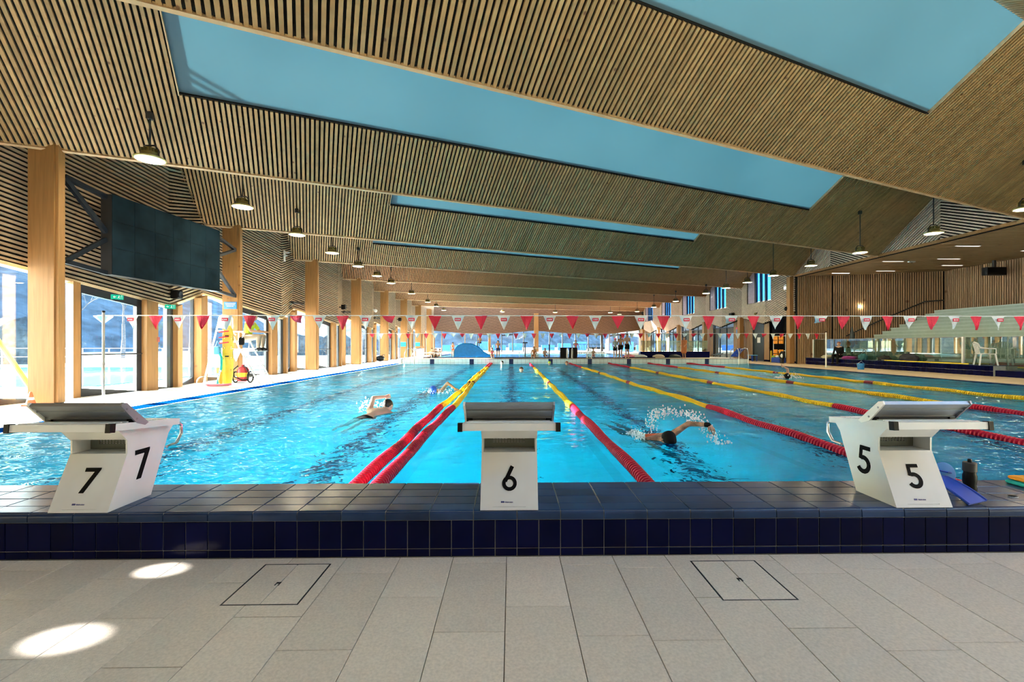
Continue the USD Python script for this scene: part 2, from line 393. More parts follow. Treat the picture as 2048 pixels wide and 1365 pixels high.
# ------------------------------------------------------------------ folded slatted ceiling with membrane rooflights
wood('fascia_wood', (.62, .43, .26), (.3, .18, .1), stretch=(1, 1, 1), rnd=.05)
PH, G = A([-.40, .9165]), .71
UP = A([-PH[0], -PH[1], G])
def VL(k): return A([-9.5, 3.15 + 6.2 * k, 5.21])
def VR(k): return A([17.8, 15.25 + 6.5 * k, 5.50 + .03 * max(k, 0)])
S_R = 2.90
XL, XR = -10.45, 17.95
def uclip(l, d, u0, u1, s0, s1, x0=XL, x1=XR):
    """part of the (u, s) rectangle whose world x lies between the side walls"""
    big = 200.0
    # x = l.x + u d.x + s UP.x
    def ux(x, s): return (x - l[0] - s * UP[0]) / d[0]
    return Polygon([(ux(x0, s0), s0), (ux(x1, s0), s0), (ux(x1, s1), s1), (ux(x0, s1), s1)]).intersection(sbox(u0, s0, u1, s1))
SBK = {3: 1.12}
SKY = {-1: (5.07, 20.05), 0: (2.0, 20.02), 1: (2.57, 22.55), 2: (5.07, 20.05), 3: (2.68, 22.5)}
def on(l, d, n, u, s, w): return l + u * d + s * UP + w * n
for k in range(-1, 8):
    l, r = VL(k), VR(k); L = np.linalg.norm(r - l); d = (r - l) / L
    n = nrm(np.cross(d, UP)); n = n if n[2] > 0 else -n
    ce = thing('ceiling', kind='structure')
    lp, rp = VL(k - 1), VR(k - 1)
    su0, su1 = SKY.get(k, (90, 91)); SB = SBK.get(k, 1.36)
    full = uclip(l, d, -9, L + 9, -.02, S_R)
    hole = sbox(su0, SB, su1, S_R + 1)
    m = extr(full.difference(hole), .16)
    v, f = m
    obj('backing', frame3((v, f), l + n * .05, d, UP, n), M['felt'], ce)
    # slats
    pitch, w, th = .100, .058, .045
    sl = []
    for q in np.arange(-30, 420):
        u = q * pitch
        x_at = lambda s: l[0] + u * d[0] + s * UP[0]
        s0, s1 = 0.0, S_R
        if su0 - .02 < u < su1 + .02: s1 = SB - .02
        # keep to the room
        s0 = max(s0, (XL - l[0] - u * d[0]) / UP[0]); s1 = min(s1, (XR - l[0] - u * d[0]) / UP[0])
        if s1 - s0 < .05: continue
        pa, pb = on(l, d, n, u, s0, .02), on(l, d, n, u, s1, .02)
        sl.append((u, beam(pa, pb, w, th, n)))
    if k in (0, 1, 2):
        keep = [s for s in sl if 0 <= s[0] < 29.9]
        for u, b in keep[:300]: obj('slat', b, M['slat_wood'], ce)
        rest = [b for u, b in sl if not (0 <= u < 29.9)] + [b for u, b in keep[300:]]
        if rest: obj('slat_field', join(rest), M['slat_wood'], ce, kind='stuff')
    else:
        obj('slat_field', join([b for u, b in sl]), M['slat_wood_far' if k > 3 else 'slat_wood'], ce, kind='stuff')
    # valley fascia
    obj('fascia', beam(on(l, d, n, -1.1, -.02, .03), on(l, d, n, L + .1, -.02, .03), .05, .13, n), M['fascia_wood'], ce)
    # rooflight
    if k in SKY:
     wi = thing('window_%d' % (k + 2), kind='structure')
     mp = uclip(l, d, su0, su1, SB, S_R)
     obj('membrane', frame3(extr(mp, .01), l + n * .065, d, UP, n), M['membrane'], wi)
     obj('frame', beam(on(l, d, n, su0, SB, .04), on(l, d, n, su1, SB, .04), .02, .06, n), M['felt'], wi)
     for q in (su0, su1): obj('edge', beam(on(l, d, n, q, SB - .03, .03), on(l, d, n, q, S_R, .03), .02, .07, n), M['fascia_wood'], wi)
    # rising side of the fold behind the valley, up to the next ridge
    l2, r2 = VL(k), VR(k)
    nl, nr = VL(k + 1) + UP * S_R, VR(k + 1) + UP * S_R
    d2 = nrm(r2 - l2)
    a0, a1 = l2 - d2 * 1.3, r2 + d2 * .1
    b0 = nl - nrm(nr - nl) * 2.6; b1 = nr - nrm(nr - nl) * 1.2
    up2 = nrm(np.cross(b0 - a0, a1 - a0)); up2 = up2 if up2[2] > 0 else -up2
    obj('backing', hexa([a0 + up2 * .03, a1 + up2 * .03, b1 + up2 * .03, b0 + up2 * .03], [a0 + up2 * .2, a1 + up2 * .2, b1 + up2 * .2, b0 + up2 * .2]), M['felt'], ce)
    ns = 290; sl = []
    for q in range(ns):
        t = (q + .5) / ns
        sl.append(beam(a0 + (a1 - a0) * t, b0 + (b1 - b0) * t, w, th, up2))
    obj('slat_field', join(sl), M['slat_wood'], ce, kind='stuff')
def vly(k, x): t = (x + 9.5) / 27.3; return VL(k)[1] + t * (VR(k)[1] - VL(k)[1]), VL(k)[2] + t * (VR(k)[2] - VL(k)[2])
def ceil_z(x, y):
    for k in range(-1, 9):
        ya, za = vly(k - 1, x); yb, zb = vly(k, x)
        if ya <= y < yb:
            q = (y - ya) / (yb - ya); mid = .5
            return za + (zb + 2.06 - za) * q / .5 if q < .5 else zb + 2.06 * (1 - q) / .5
    return 5.4
# ------------------------------------------------------------------ left facade: zigzag slatted wall over glazing, glulam columns
mat('window_board', (.70, .52, .32), rough=.5, var=.08)
mat('frame_dark', (.025, .028, .035), rough=.4)
def CL(k): return 3.15 + 6.2 * k
def wall_x(y):
    k = math.floor((y - 3.15 + .45) / 6.2); o = y - CL(k)
    return -10.15 + .6 * (o + .45) / 3.95 if o < 3.5 else -9.55 - .6 * (o - 3.5) / 2.25
def wall_z(y):
    k = math.floor((y - 3.15 + .45) / 6.2); o = y - CL(k)
    return 2.92 - .60 * (o + .45) / 3.95 if o < 3.5 else 2.32 + .60 * (o - 3.5) / 2.25
wall = thing('wall_left', kind='structure')
near_sl, far_sl, back, boards = [], [], [], []
for k in range(-2, 9):
    c = CL(k)
    for ya, yb in ((c - .45, c + 3.5), (c + 3.5, c + 5.75)):
        xa, xb = wall_x(ya + 1e-6), wall_x(yb - 1e-6); za, zb = wall_z(ya + 1e-6), wall_z(yb - 1e-6)
        d = nrm((xb - xa, yb - ya, 0)); n = A([d[1], -d[0], 0])     # towards the room
        bk = [(xa - n[0]*.02, ya - n[1]*.02), (xb - n[0]*.02, yb - n[1]*.02), (xb - n[0]*.2, yb - n[1]*.2), (xa - n[0]*.2, ya - n[1]*.2)]
        zz = [za, zb, zb, za]
        for a in range(4):
            mixp = lambda i0, i1, t: (bk[i0][0] + (bk[i1][0] - bk[i0][0]) * t, bk[i0][1] + (bk[i1][1] - bk[i0][1]) * t)
            c4 = [mixp(0, 1, a / 4), mixp(0, 1, (a + 1) / 4), mixp(3, 2, (a + 1) / 4), mixp(3, 2, a / 4)]; z4 = [za + (zb - za) * t for t in (a / 4, (a + 1) / 4, (a + 1) / 4, a / 4)]
            back.append(hexa([(*p, z) for p, z in zip(c4, z4)], [(*p, ceil_z(*p) + .12) for p in c4]))
        up = nrm(np.cross(n, (xb - xa, yb - ya, zb - za))); up = up if up[2] > 0 else -up
        boards.append(beam((xa + n[0]*-.06, ya + n[1]*-.06, za - .035), (xb + n[0]*-.06, yb + n[1]*-.06, zb - .035), .24, .07, up))
        for q in range(56):
            z0 = .06 + q * .098
            if za + z0 > ceil_z(xa, ya) + .1 and zb + z0 > ceil_z(xb, yb) + .1 and max(za, zb) + z0 > 7.0 or max(za, zb) + z0 > 7.5: break
            b = beam((xa + n[0]*.005, ya + n[1]*.005, za + z0), (xb + n[0]*.005, yb + n[1]*.005, zb + z0), .05, .048, up)
            (near_sl if k in (1, 2) and z0 < 4.6 else far_sl).append(b)
obj('backing', join(back), M['felt'], wall)
for b in near_sl[:300]: obj('slat', b, M['wall_slat_wood'], wall)
obj('slat_field', join(near_sl[300:] + far_sl), M['wall_slat_wood'], wall, kind='stuff')
obj('board', join(boards), M['window_board'], wall)
obj('end_wall', bx(-10.6, -9.5, -3.2, -3.0, -.3, 8.2), M['felt'], wall)

def along(y0, y1, z0, dz, dep, off=0.0):
    """upright box standing in the glazing line from y0 to y1; top follows the wall's lower edge less dz"""
    x0, x1 = wall_x(y0), wall_x(y1); d = nrm((x1 - x0, y1 - y0, 0)); n = A([d[1], -d[0], 0])
    P = [A([x0, y0, 0]) + n * (off - dep/2), A([x0, y0, 0]) + n * (off + dep/2), A([x1, y1, 0]) + n * (off + dep/2), A([x1, y1, 0]) + n * (off - dep/2)]
    ta, tb = wall_z(y0) - .06 - dz, wall_z(y1) - .06 - dz
    return hexa([(*p[:2], z0) for p in (P[1], P[2], P[3], P[0])][::1], [(P[1][0], P[1][1], ta), (P[2][0], P[2][1], tb), (P[3][0], P[3][1], tb), (P[0][0], P[0][1], ta)])
e = 1e-4
wn_no = 20
for k in range(-2, 9):
    c = CL(k)
    if k < 0:
        obj('panel', join([along(c + a, c + b, 0, -.1, .12) for a, b in ((-.45 + e, 3.5 - e), (3.5 + e, 5.75 - e))]), M['wall_slat_wood'], wall); continue
    wi = thing('window_%d' % wn_no, kind='structure'); wn_no += 1
    if k == 0: obj('panel', along(c - .45 + e, c + 1.1, 0, -.1, .1), M['wall_slat_wood'], wall)
    for a, b in ((-.45 + e, 1.02), (3.0, 3.40), (3.92, 5.0), (5.56, 5.75 - e))[1 if k == 0 else 0:]:
        obj('pane', along(c + a, c + b, .05, .0, .012), M['clear_glass'], wi)
    for a, b, dp in ((.62, .67, .06), (3.40, 3.5 - e, .12), (3.5 + e, 3.62, .12), (5.0, 5.07, .08)):
        obj('mullion', along(c + a, c + b, .01, 0, dp), M['frame_dark'], wi)
    for a, b, dp, of in ((1.02, 1.17, .20, .04), (2.68, 3.0, .26, .08), (3.62, 3.92, .24, .06), (5.07, 5.56, .30, .09)):
        obj('post', along(c + a, c + b, .01, 0, dp, of), M['glulam'], wi)
    obj('sill', join([along(c + a, c + b, .008, wall_z(c + (a + b) / 2) - .12, .1) for a, b in ((-.45 + e, 1.02), (3.0, 3.4), (3.92, 5.0), (5.56, 5.75 - e))]), M['frame_dark'], wi)
    do = thing('door_%d' % (k + 2), kind='structure')
    fr = [along(c + 1.17, c + 1.26, .01, 0, .1), along(c + 2.55, c + 2.68, .01, 0, .1), along(c + 1.17, c + 2.68, .01, wall_z(c + 1.9) - .17, .1)]
    x0, x1 = wall_x(c + 1.17), wall_x(c + 2.68)
    fr.append(beam((x0, c + 1.17, wall_z(c + 1.17) - .16), (x1, c + 2.68, wall_z(c + 2.68) - .16), .1, .2))
    obj('frame', join(fr), M['frame_dark'], do)
    obj('pane', along(c + 1.26, c + 2.55, .12, .2, .012), M['clear_glass'], do)
    obj('push_bar', rod((wall_x(c + 1.2) + .09, c + 1.2, .98), (wall_x(c + 2.64) + .09, c + 2.64, .98), .016, 8), M['black_metal'], do)
CLBL = {1: 'big glulam timber column nearest the camera, beside the first exit door', 2: 'glulam column with the blue notice behind the lifeguard chair', 3: 'third glulam column from the left with a grey foot', 4: 'fourth glulam column from the left, next to the thin flag pole'}
for k in range(0, 9):
    y = CL(k)
    co = thing('timber_column', CLBL.get(k, 'glulam timber column number %d along the left glass facade' % k), 'column', 'glulam columns along the left facade')
    obj('shaft', cham(-9.77, -9.25, y + .02, y + .22, .03, 5.35, .008), M['glulam'], co)
    obj('cladding', bx(-9.245, -9.19, y + .05, y + .19, .03, 5.3), M['glulam'], co)
    obj('shoe', bx(-9.74, -9.22, y + .04, y + .20, .0, .035), M['black_metal'], co)

# ------------------------------------------------------------------ right wall: upper slatted wall, windows, lower wall beyond the stand
RX = 17.8
def VY(k): return 15.25 + 6.5 * k
wr2 = thing('wall_right', kind='structure')
obj('backing', join([bx(RX + .03, RX + .2, -3, 28.1, 5.45, 8.2)]), M['felt'], wr2)
bk = []
nr_sl, fr_sl = [], []
def rbot(y):
    if y < 28.2: return 5.53
    k = math.floor((y - VY(2)) / 6.5); o = y - VY(2) - 6.5 * k
    return 3.24 - .57 * o / 3.7 if o < 3.7 else 2.67 + .57 * (o - 3.7) / 2.8
def rwin(y, z):
    if y < 29.5: return False
    o = (y - VY(2)) % 6.5
    return 2.60 < o < 5.75 and 4.27 < z < 6.75
for k in range(-2, 8):
    v0, rg, v1 = VY(k - 1), VY(k) - 3.2, VY(k)
    for ya, yb, m, ini in ((v0, rg, .40, 0.0), (rg, v1, -.62, .40 * (rg - v0))):
        for q in range(-40, 75):
            z0 = 5.5 + q * .12 + ini - (0 if m > 0 else 0)
            yy = np.linspace(ya, yb, 66); z = z0 + m * (yy - ya)
            ok = [(z[i] > rbot(yy[i]) + .03) and z[i] < 7.9 and not rwin(yy[i], z[i]) for i in range(66)]
            i = 0
            while i < 66:
                if ok[i]:
                    j = i
                    while j + 1 < 66 and ok[j + 1]: j += 1
                    if j - i > 1:
                        b = beam((RX, yy[i], z[i]), (RX, yy[j], z[j]), .05, .056, nrm((0, -m, 1)))
                        vis = yy[i] < 28 and yy[i] > 15 and z[i] < 7.6
                        (nr_sl if vis else fr_sl).append(b)
                    i = j + 1
                else: i += 1
mat('pale_slat', (.60, .47, .37), rough=.55, var=.1, rnd=.1)
for b in nr_sl[:290]: obj('slat', b, M['pale_slat'], wr2)
obj('slat_field', join(nr_sl[290:] + fr_sl), M['pale_slat'], wr2, kind='stuff')
# backing of the far part with window openings
for k in range(2, 8):
    a = VY(k)
    for y0, y1 in ((a, a + 2.6), (a + 5.75, a + 6.5)):
        bk.append(hexa([(RX + .03, y0, rbot(y0 + 1e-4)), (RX + .2, y0, rbot(y0 + 1e-4)), (RX + .2, y1, rbot(y1 - 1e-4)), (RX + .03, y1, rbot(y1 - 1e-4))][::-1],
                       [(RX + .03, y0, 8.2), (RX + .2, y0, 8.2), (RX + .2, y1, 8.2), (RX + .03, y1, 8.2)][::-1]))
    for y0, y1 in ((a + 2.6, a + 3.7), (a + 3.7, a + 5.75)):
        z0, z1 = rbot(y0 + 1e-4), rbot(y1 - 1e-4)
        bk.append(hexa([(RX + .03, y0, z0), (RX + .2, y0, z0), (RX + .2, y1, z1), (RX + .03, y1, z1)][::-1], [(RX + .03, y0, 4.27), (RX + .2, y0, 4.27), (RX + .2, y1, 4.27), (RX + .03, y1, 4.27)][::-1]))
        bk.append(bx(RX + .03, RX + .2, y0, y1, 6.75, 8.2))
    if k < 7:
        wi = thing('window_%d' % (40 + k), kind='structure')
        y0 = a + 2.6
        for j, (p, q) in enumerate(((.12, .72), (.86, 1.36), (1.50, 2.0))):
            obj('pane', bx(RX + .12, RX + .13, y0 + p, y0 + q, 4.33, 6.7), M['blue_glass'], wi)
        for p, q in ((0, .12), (.72, .86), (1.36, 1.50), (2.0, 2.2)):
            obj('mullion', bx(RX + .04, RX + .18, y0 + p, y0 + q, 4.27, 6.75), M['frame_dark'], wi)
        obj('blind', bx(RX + .06, RX + .1, y0 + 2.2, y0 + 3.15, 4.27, 6.75), mat('blind_grey', (.40, .33, .42), rough=.7) if k == 2 else M['blind_grey'], wi)
        obj('sill', bx(RX - .02, RX + .18, y0, y0 + 3.15, 4.22, 4.27), M['frame_dark'], wi)
obj('backing', join(bk), M['felt'], wr2)

wood('panel_wood', (.40, .25, .14), (.18, .09, .05), stretch=(4, 4, .5), rnd=.12, knots=1.0)
low = thing('wall_right', kind='structure')
LX = 18.2
SEG = [(28.1, 29.25, 'wood'), (31.75, 32.4, 'wood'), (33.95, 36.9, 'wood'), (40.6, 42.6, 'wood'), (45.4, 46.2, 'wood'), (48.2, 49.6, 'wood'), (52.0, 53.0, 'wood'), (55, 57, 'wood'), (59, 63, 'wood')]
for a, b, t in SEG:
    nb = max(1, int((b - a) / .145))
    obj('panel', bx(LX + .03, LX + .2, a, b, .12, 3.4), M['felt'], low)
    obj('slat_field', join([bx(LX - .01, LX + .04, a + i * (b - a) / nb + .01, a + (i + 1) * (b - a) / nb - .012, .12, 3.4) for i in range(nb)]), M['panel_wood'], low, kind='stuff')
    obj('skirting', bx(LX - .03, LX + .2, a, b, .0, .14), M['navy_tile'], low)
obj('lintel', bx(LX - .15, LX + .3, 28.1, 63, 3.25, 3.45), M['panel_wood'], low)
obj('niche_back', join([bx(19.2, 19.3, 29.25, 31.75, 0, 3.3), bx(LX, 19.3, 29.2, 29.25, 0, 3.3), bx(LX, 19.3, 31.75, 31.8, 0, 3.3)]), M['felt'], low)
obj('niche_back', bx(22, 22.2, 33, 64, 0, 3.4), mat('grey_wall', (.25, .27, .29), rough=.7), low)
obj('room_floor', bx(LX, 22.2, 28, 64, -.1, .008), M['deck_beige'], low)
d1 = thing('door_20', kind='structure')
mat('door_dark', (.035, .05, .055), rough=.45)
obj('leaf', bx(LX + .05, LX + .1, 32.4, 33.95, .02, 2.7), M['door_dark'], d1)
obj('frame', join([bx(LX - .02, LX + .14, 32.4, 32.5, 0, 2.8), bx(LX - .02, LX + .14, 33.85, 33.95, 0, 2.8), bx(LX - .02, LX + .14, 32.4, 33.95, 2.7, 3.3)]), M['black_metal'], d1)
obj('notice', bx(LX + .035, LX + .05, 33.0, 33.4, 1.35, 1.75), M['white_paint'], d1)
mat('tinted', (.05, .09, .13), rough=.15)
for j, (a, b) in enumerate(((36.9, 40.6), (42.6, 45.4), (46.2, 48.2), (49.6, 52.0), (53, 55), (57, 59))):
    wi = thing('window_%d' % (50 + j), kind='structure')
    n = max(2, int((b - a) / 1.0)); w = (b - a) / n
    for i in range(n):
        obj('pane', bx(LX + .02, LX + .035, a + i * w + .04, a + (i + 1) * w - .04, .1, 2.6), M['balustrade_glass'], wi)
        obj('mullion', bx(LX - .02, LX + .08, a + (i + 1) * w - .04, a + (i + 1) * w + .04, 0, 3.25), M['frame_dark'], wi)
    obj('transom', join([bx(LX - .02, LX + .08, a, b, 2.6, 2.68), bx(LX - .02, LX + .08, a, b, 0, .1)]), M['frame_dark'], wi)
for k in range(2, 8):
    co = thing('timber_column', 'timber column on the right wall under fold number %d, behind the pool' % (k + 1), 'column', 'timber columns of the right wall')
    obj('shaft', cham(17.55, 17.85, VY(k) + (.1 if k == 2 else -.15), VY(k) + (.45 if k == 2 else .25), .03, 5.5 if k == 2 else 3.3, .008), M['glulam'], co)
    obj('shoe', bx(17.57, 17.83, VY(k) + (.12 if k == 2 else -.13), VY(k) + (.43 if k == 2 else .23), 0, .035), M['black_metal'], co)

# ------------------------------------------------------------------ spectator side: soffit, slatted walls, stepped stand, plinth, glass
wood('soffit_wood', (.34, .21, .105), (.16, .08, .04), stretch=(.6, 4, 4), rnd=.14, knots=1.0)
so = thing('ceiling', kind='structure')
obj('backing', bx(RX + .02, 25.5, -3, 28.3, 5.56, 5.75), M['felt'], so)
obj('slat_field', join([bx(RX - .02, 25.4, y, y + .085, 5.51, 5.56) for y in np.arange(-3, 28.2, .115)]), M['soffit_wood'], so, kind='stuff')
obj('fascia', bx(RX - .04, RX + .03, -3, 28.1, 5.46, 5.58), M['glulam'], so)
def slat_wall(name, pts, z0, z1, pitch, w, mt):
    t = thing(name, kind='structure'); sl = []
    for p, q in zip(pts[:-1], pts[1:]):
        p, q = A([*p, 0.0]), A([*q, 0.0]); L = np.linalg.norm(q - p); d = (q - p) / L; n = A([d[1], -d[0], 0])
        obj('backing', hexa([p + (0, 0, z0), q + (0, 0, z0), q - n * .15 + (0, 0, z0), p - n * .15 + (0, 0, z0)], [p + (0, 0, z1), q + (0, 0, z1), q - n * .15 + (0, 0, z1), p - n * .15 + (0, 0, z1)]), M['felt'], t)
        for i in range(int(L / pitch)):
            c = p + d * (i + .5) * pitch + n * .02
            sl.append(beam(c + A([0, 0, z0]), c + A([0, 0, z1]), w, .05, n))
    return t, sl
endw, sl = slat_wall('wall_back', [(17.85, 28.08), (20.0, 27.95), (25.3, 26.1)], 0.0, 5.52, .115, .07, None)
for b in sl[:80]: obj('slat', b, M['panel_wood'], endw)
sidew, sl = slat_wall('wall_right', [(25.3, 26.1), (25.3, -3)], 0.0, 5.52, .115, .07, None)
for b in sl[:60]: obj('slat', b, M['panel_wood'], sidew)
obj('slat_field', join(sl[60:]), M['panel_wood'], sidew, kind='stuff')
rail = obj('handrail', tube([(20.6, 27.6, 1.75), (22.0, 27.1, 2.55), (24.3, 26.3, 3.75), (25.15, 26.0, 3.80)], .035, 8), M['black_metal'], label='dark stair handrail running up the slatted wall above the stand', cat='handrail')
stand = thing('spectator_stand', 'pale stepped spectator stand rising along the right wall', 'stand')
for k in range(16):
    x = 19.6 + .4 * k; z = .41 + .2 * (k + 1)
    def ey(xx): return 27.9 - .349 * (max(xx, 20.1) - 20.0)
    if x > 25.15: break
    x1 = min(x + .4, 25.22)
    obj('step', hexa([(x, -2.9, .01), (x1, -2.9, .01), (x1, ey(x1), .01), (x, ey(x), .01)], [(x, -2.9, z), (x1, -2.9, z), (x1, ey(x1), z), (x, ey(x), z)]), M['plaster_green'], stand)
    obj('nosing', hexa([(x - .02, -2.9, z - .05), (x + .12, -2.9, z - .05), (x + .12, ey(x + .12), z - .05), (x - .02, ey(x), z - .05)], [(x - .02, -2.9, z + .012), (x + .12, -2.9, z + .012), (x + .12, ey(x + .12), z + .012), (x - .02, ey(x), z + .012)]), mat('nosing_grey', (.50, .60, .54), rough=.5, var=.05) if k == 0 else M['nosing_grey'], stand)
pl = thing('trim_2', kind='structure')
obj('bedding', bx(18.27, 19.6, 16.9, 27.9, .0, .40), M['grout_pale'], pl)
obj('bedding', bx(18.32, 19.6, -3, 16.9, .0, .24), M['navy_tile'], pl)
ts = []
for i in range(73):
    for j in range(2):
        y = 16.92 + i * .15
        b = cham(0.004, .146, .008 + j * .2, .197 + j * .2, 0, .012, .002)
        ts.append(frame3(b, (18.268, y, 0), (0, 1, 0), (0, 0, 1), (-1, 0, 0)))
for b in ts: obj('tile', b, M['navy_tile'], pl)
obj('coping', bx(18.25, 19.6, 16.9, 27.9, .40, .415), M['navy_coping'], pl)
ba = thing('window_60', kind='structure')
for i in range(10):
    y = 18.55 + i * .93
    obj('pane', bx(18.72, 18.735, y + .01, y + .92, .43, 1.52), M['balustrade_glass'], ba)
for i, y in enumerate((18.53, 27.86)):
    obj('post', bx(18.69, 18.76, y - .035, y + .035, .415, 1.54), M['white_paint'], ba)
obj('rail', bx(18.705, 18.75, 18.5, 27.9, 1.515, 1.545), M['alu'], ba)
for i in range(4):
    y = 18.43 - (i + 1) * 1.6
    obj('pane', bx(18.72, 18.735, y + .02, y + 1.58, .27, 1.52), M['balustrade_glass'], ba)

# ------------------------------------------------------------------ far wall with its long strip of glazing
FW0, FW1 = A([-10.2, 57.0]), A([18.4, 62.0]); FD = (FW1 - FW0) / np.linalg.norm(FW1 - FW0); FL = np.linalg.norm(FW1 - FW0); FN = A([FD[1], -FD[0]])
def fw(px):   # place along the far wall seen at a column of the photograph
    a = (px - 1022.0) / 910
    t = (a * FW0[1] - FW0[0]) / (FD[0] - a * FD[1]); return t
FB = [(0, 3.0), (fw(970), 2.45), (fw(1068), 3.05), (fw(1198), 2.45), (fw(1285), 3.25), (FL, 3.3)]
def fzb(t): return float(np.interp(t, [b[0] for b in FB], [b[1] for b in FB]))
def fpt(t, off, z): p = FW0 + FD * t + FN * off; return (p[0], p[1], z)
wfar = thing('wall_far', kind='structure')
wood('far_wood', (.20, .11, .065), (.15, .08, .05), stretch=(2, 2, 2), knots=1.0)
pts = [b[0] for b in FB]
obj('panel', join([hexa([fpt(a, 0, fzb(a)), fpt(b, 0, fzb(b)), fpt(b, -.2, fzb(b)), fpt(a, -.2, fzb(a))], [fpt(a, 0, 8.2), fpt(b, 0, 8.2), fpt(b, -.2, 8.2), fpt(a, -.2, 8.2)]) for a, b in zip(pts[:-1], pts[1:])]), M['felt'], wfar)
sl = []
for a, b in zip(pts[:-1], pts[1:]):
    for q in range(48):
        z = .05 + q * .11
        if fzb(a) + z > 7.6: continue
        sl.append(beam(fpt(a, .02, fzb(a) + z), fpt(b, .02, fzb(b) + z), .05, .075, (0, 0, 1)))
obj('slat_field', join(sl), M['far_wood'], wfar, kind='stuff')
wi = thing('window_70', kind='structure')
MU = [862, 884, 930, 955, 979, 1003, 1025, 1047, 1071, 1099, 1125, 1151, 1177, 1204, 1219, 1236, 1255, 1281]
for a, b in zip(MU[:-1], MU[1:]):
    ta, tb = fw(a), fw(b)
    obj('pane', hexa([fpt(ta, -.05, .3), fpt(tb, -.05, .3), fpt(tb, -.06, .3), fpt(ta, -.06, .3)], [fpt(ta, -.05, fzb(ta)), fpt(tb, -.05, fzb(tb)), fpt(tb, -.06, fzb(tb)), fpt(ta, -.06, fzb(ta))]), M['clear_glass'], wi)
for a in MU:
    t = fw(a); w = .30 if a in (979, 1071, 1204, 862, 1281) else .10
    big = a in (1003, 1025, 1219, 1255, 1236)
    obj('mullion', hexa([fpt(t - w/2, .08, .3), fpt(t + w/2, .08, .3), fpt(t + w/2, -.12, .3), fpt(t - w/2, -.12, .3)], [fpt(t - w/2, .08, fzb(t)), fpt(t + w/2, .08, fzb(t)), fpt(t + w/2, -.12, fzb(t)), fpt(t - w/2, -.12, fzb(t))]), M['frame_dark'] if big or a not in (862, 979, 884, 930, 1071) else M['glulam'], wi)
for a, b in ((1003, 1025), (1219, 1255)):
    ta, tb = fw(a), fw(b)
    obj('transom', beam(fpt(ta, 0, fzb(ta) - .25), fpt(tb, 0, fzb(tb) - .25), .16, .16), M['frame_dark'], wi)
for k, px in enumerate((1071, 862, 1283)):
    t = fw(px)
    co = thing('timber_column', ['timber column in the middle of the far glass wall', 'timber column at the left end of the far glass wall', 'timber column at the right end of the far glass wall'][k], 'column')
    obj('shaft', hexa([fpt(t - .28, .5, .31), fpt(t + .28, .5, .31), fpt(t + .28, .25, .31), fpt(t - .28, .25, .31)], [fpt(t - .28, .5, 5.3), fpt(t + .28, .5, 5.3), fpt(t + .28, .25, 5.3), fpt(t - .28, .25, 5.3)]), M['glulam'], co)

# close the room behind the camera
rear = thing('wall_rear', kind='structure')
obj('panel', bx(-10.6, 25.6, -3.2, -3.0, -.3, 8.2), M['wall_slat_wood'], rear)
obj('roof_edge', bx(-10.6, 18.0, -9.0, -2.6, 7.9, 8.1), M['felt'], rear)

# ------------------------------------------------------------------ outdoors
mat('paving_out', (.62, .63, .64), rough=.8, var=.05)
mat('hill_green', (.055, .08, .11), rough=.95, var=.5, scale=.35)  # blue haze of distance is put into the hillside colour
mat('leaf_dark', (.07, .095, .085), rough=.9, var=.5, scale=2.0)
mat('out_pool', (.05, .26, .34), rough=.1, var=.05)
gr = thing('floor', kind='structure')
obj('paving', bx(-260, -10.4, -120, 260, -.6, -.06), M['paving_out'], gr)
obj('paving', bx(-260, 260, 62.5, 260, -.6, -.065), M['paving_out'], gr)
obj('paving', bx(25.6, 260, -120, 260, -.6, -.065), M['paving_out'], gr)
obj('outdoor_pool_water', bx(-52, -12.6, 14.0, 25.5, -.058, -.03), M['out_pool'], label='pale turquoise outdoor pool beyond the left windows', cat='water', kind='stuff')
def hill(name, cx, cy, rx, ry, h, seed, label):
    n = 90; X, Y = np.meshgrid(np.linspace(-1, 1, n), np.linspace(-1, 1, n)); R = np.sqrt(X**2 + Y**2)
    base = np.clip(1 - R**2, 0, 1) ** .8
    Z = h * base * (.75 + .5 * meshkit.fbm(np.stack([X*3, Y*3, X*0+seed], -1), 4, seed)) + base * 2.2 * meshkit.noise(np.stack([X*rx/2.2, Y*ry/2.2, X*0], -1), seed + 5) - .7
    v = np.stack([cx + X*rx, cy + Y*ry, Z], -1).reshape(-1, 3); i, j = np.meshgrid(np.arange(n-1), np.arange(n-1)); a = (j*n+i).ravel()
    return obj(name, (v, np.vstack([np.stack([a, a+1, a+n+1], 1), np.stack([a, a+n+1, a+n], 1)])), M['hill_green'], smooth=True, label=label, cat='hill', kind='structure')
hill('hill', -150, 120, 85, 100, 25, 3, 'wooded hillside beyond the outdoor pool')
hill('hill', -60, 260, 120, 70, 26, 4, 'distant wooded hillside far beyond the facade')
hill('hill', 120, 300, 160, 70, 18, 6, 'distant wooded hillside beyond the far wall')

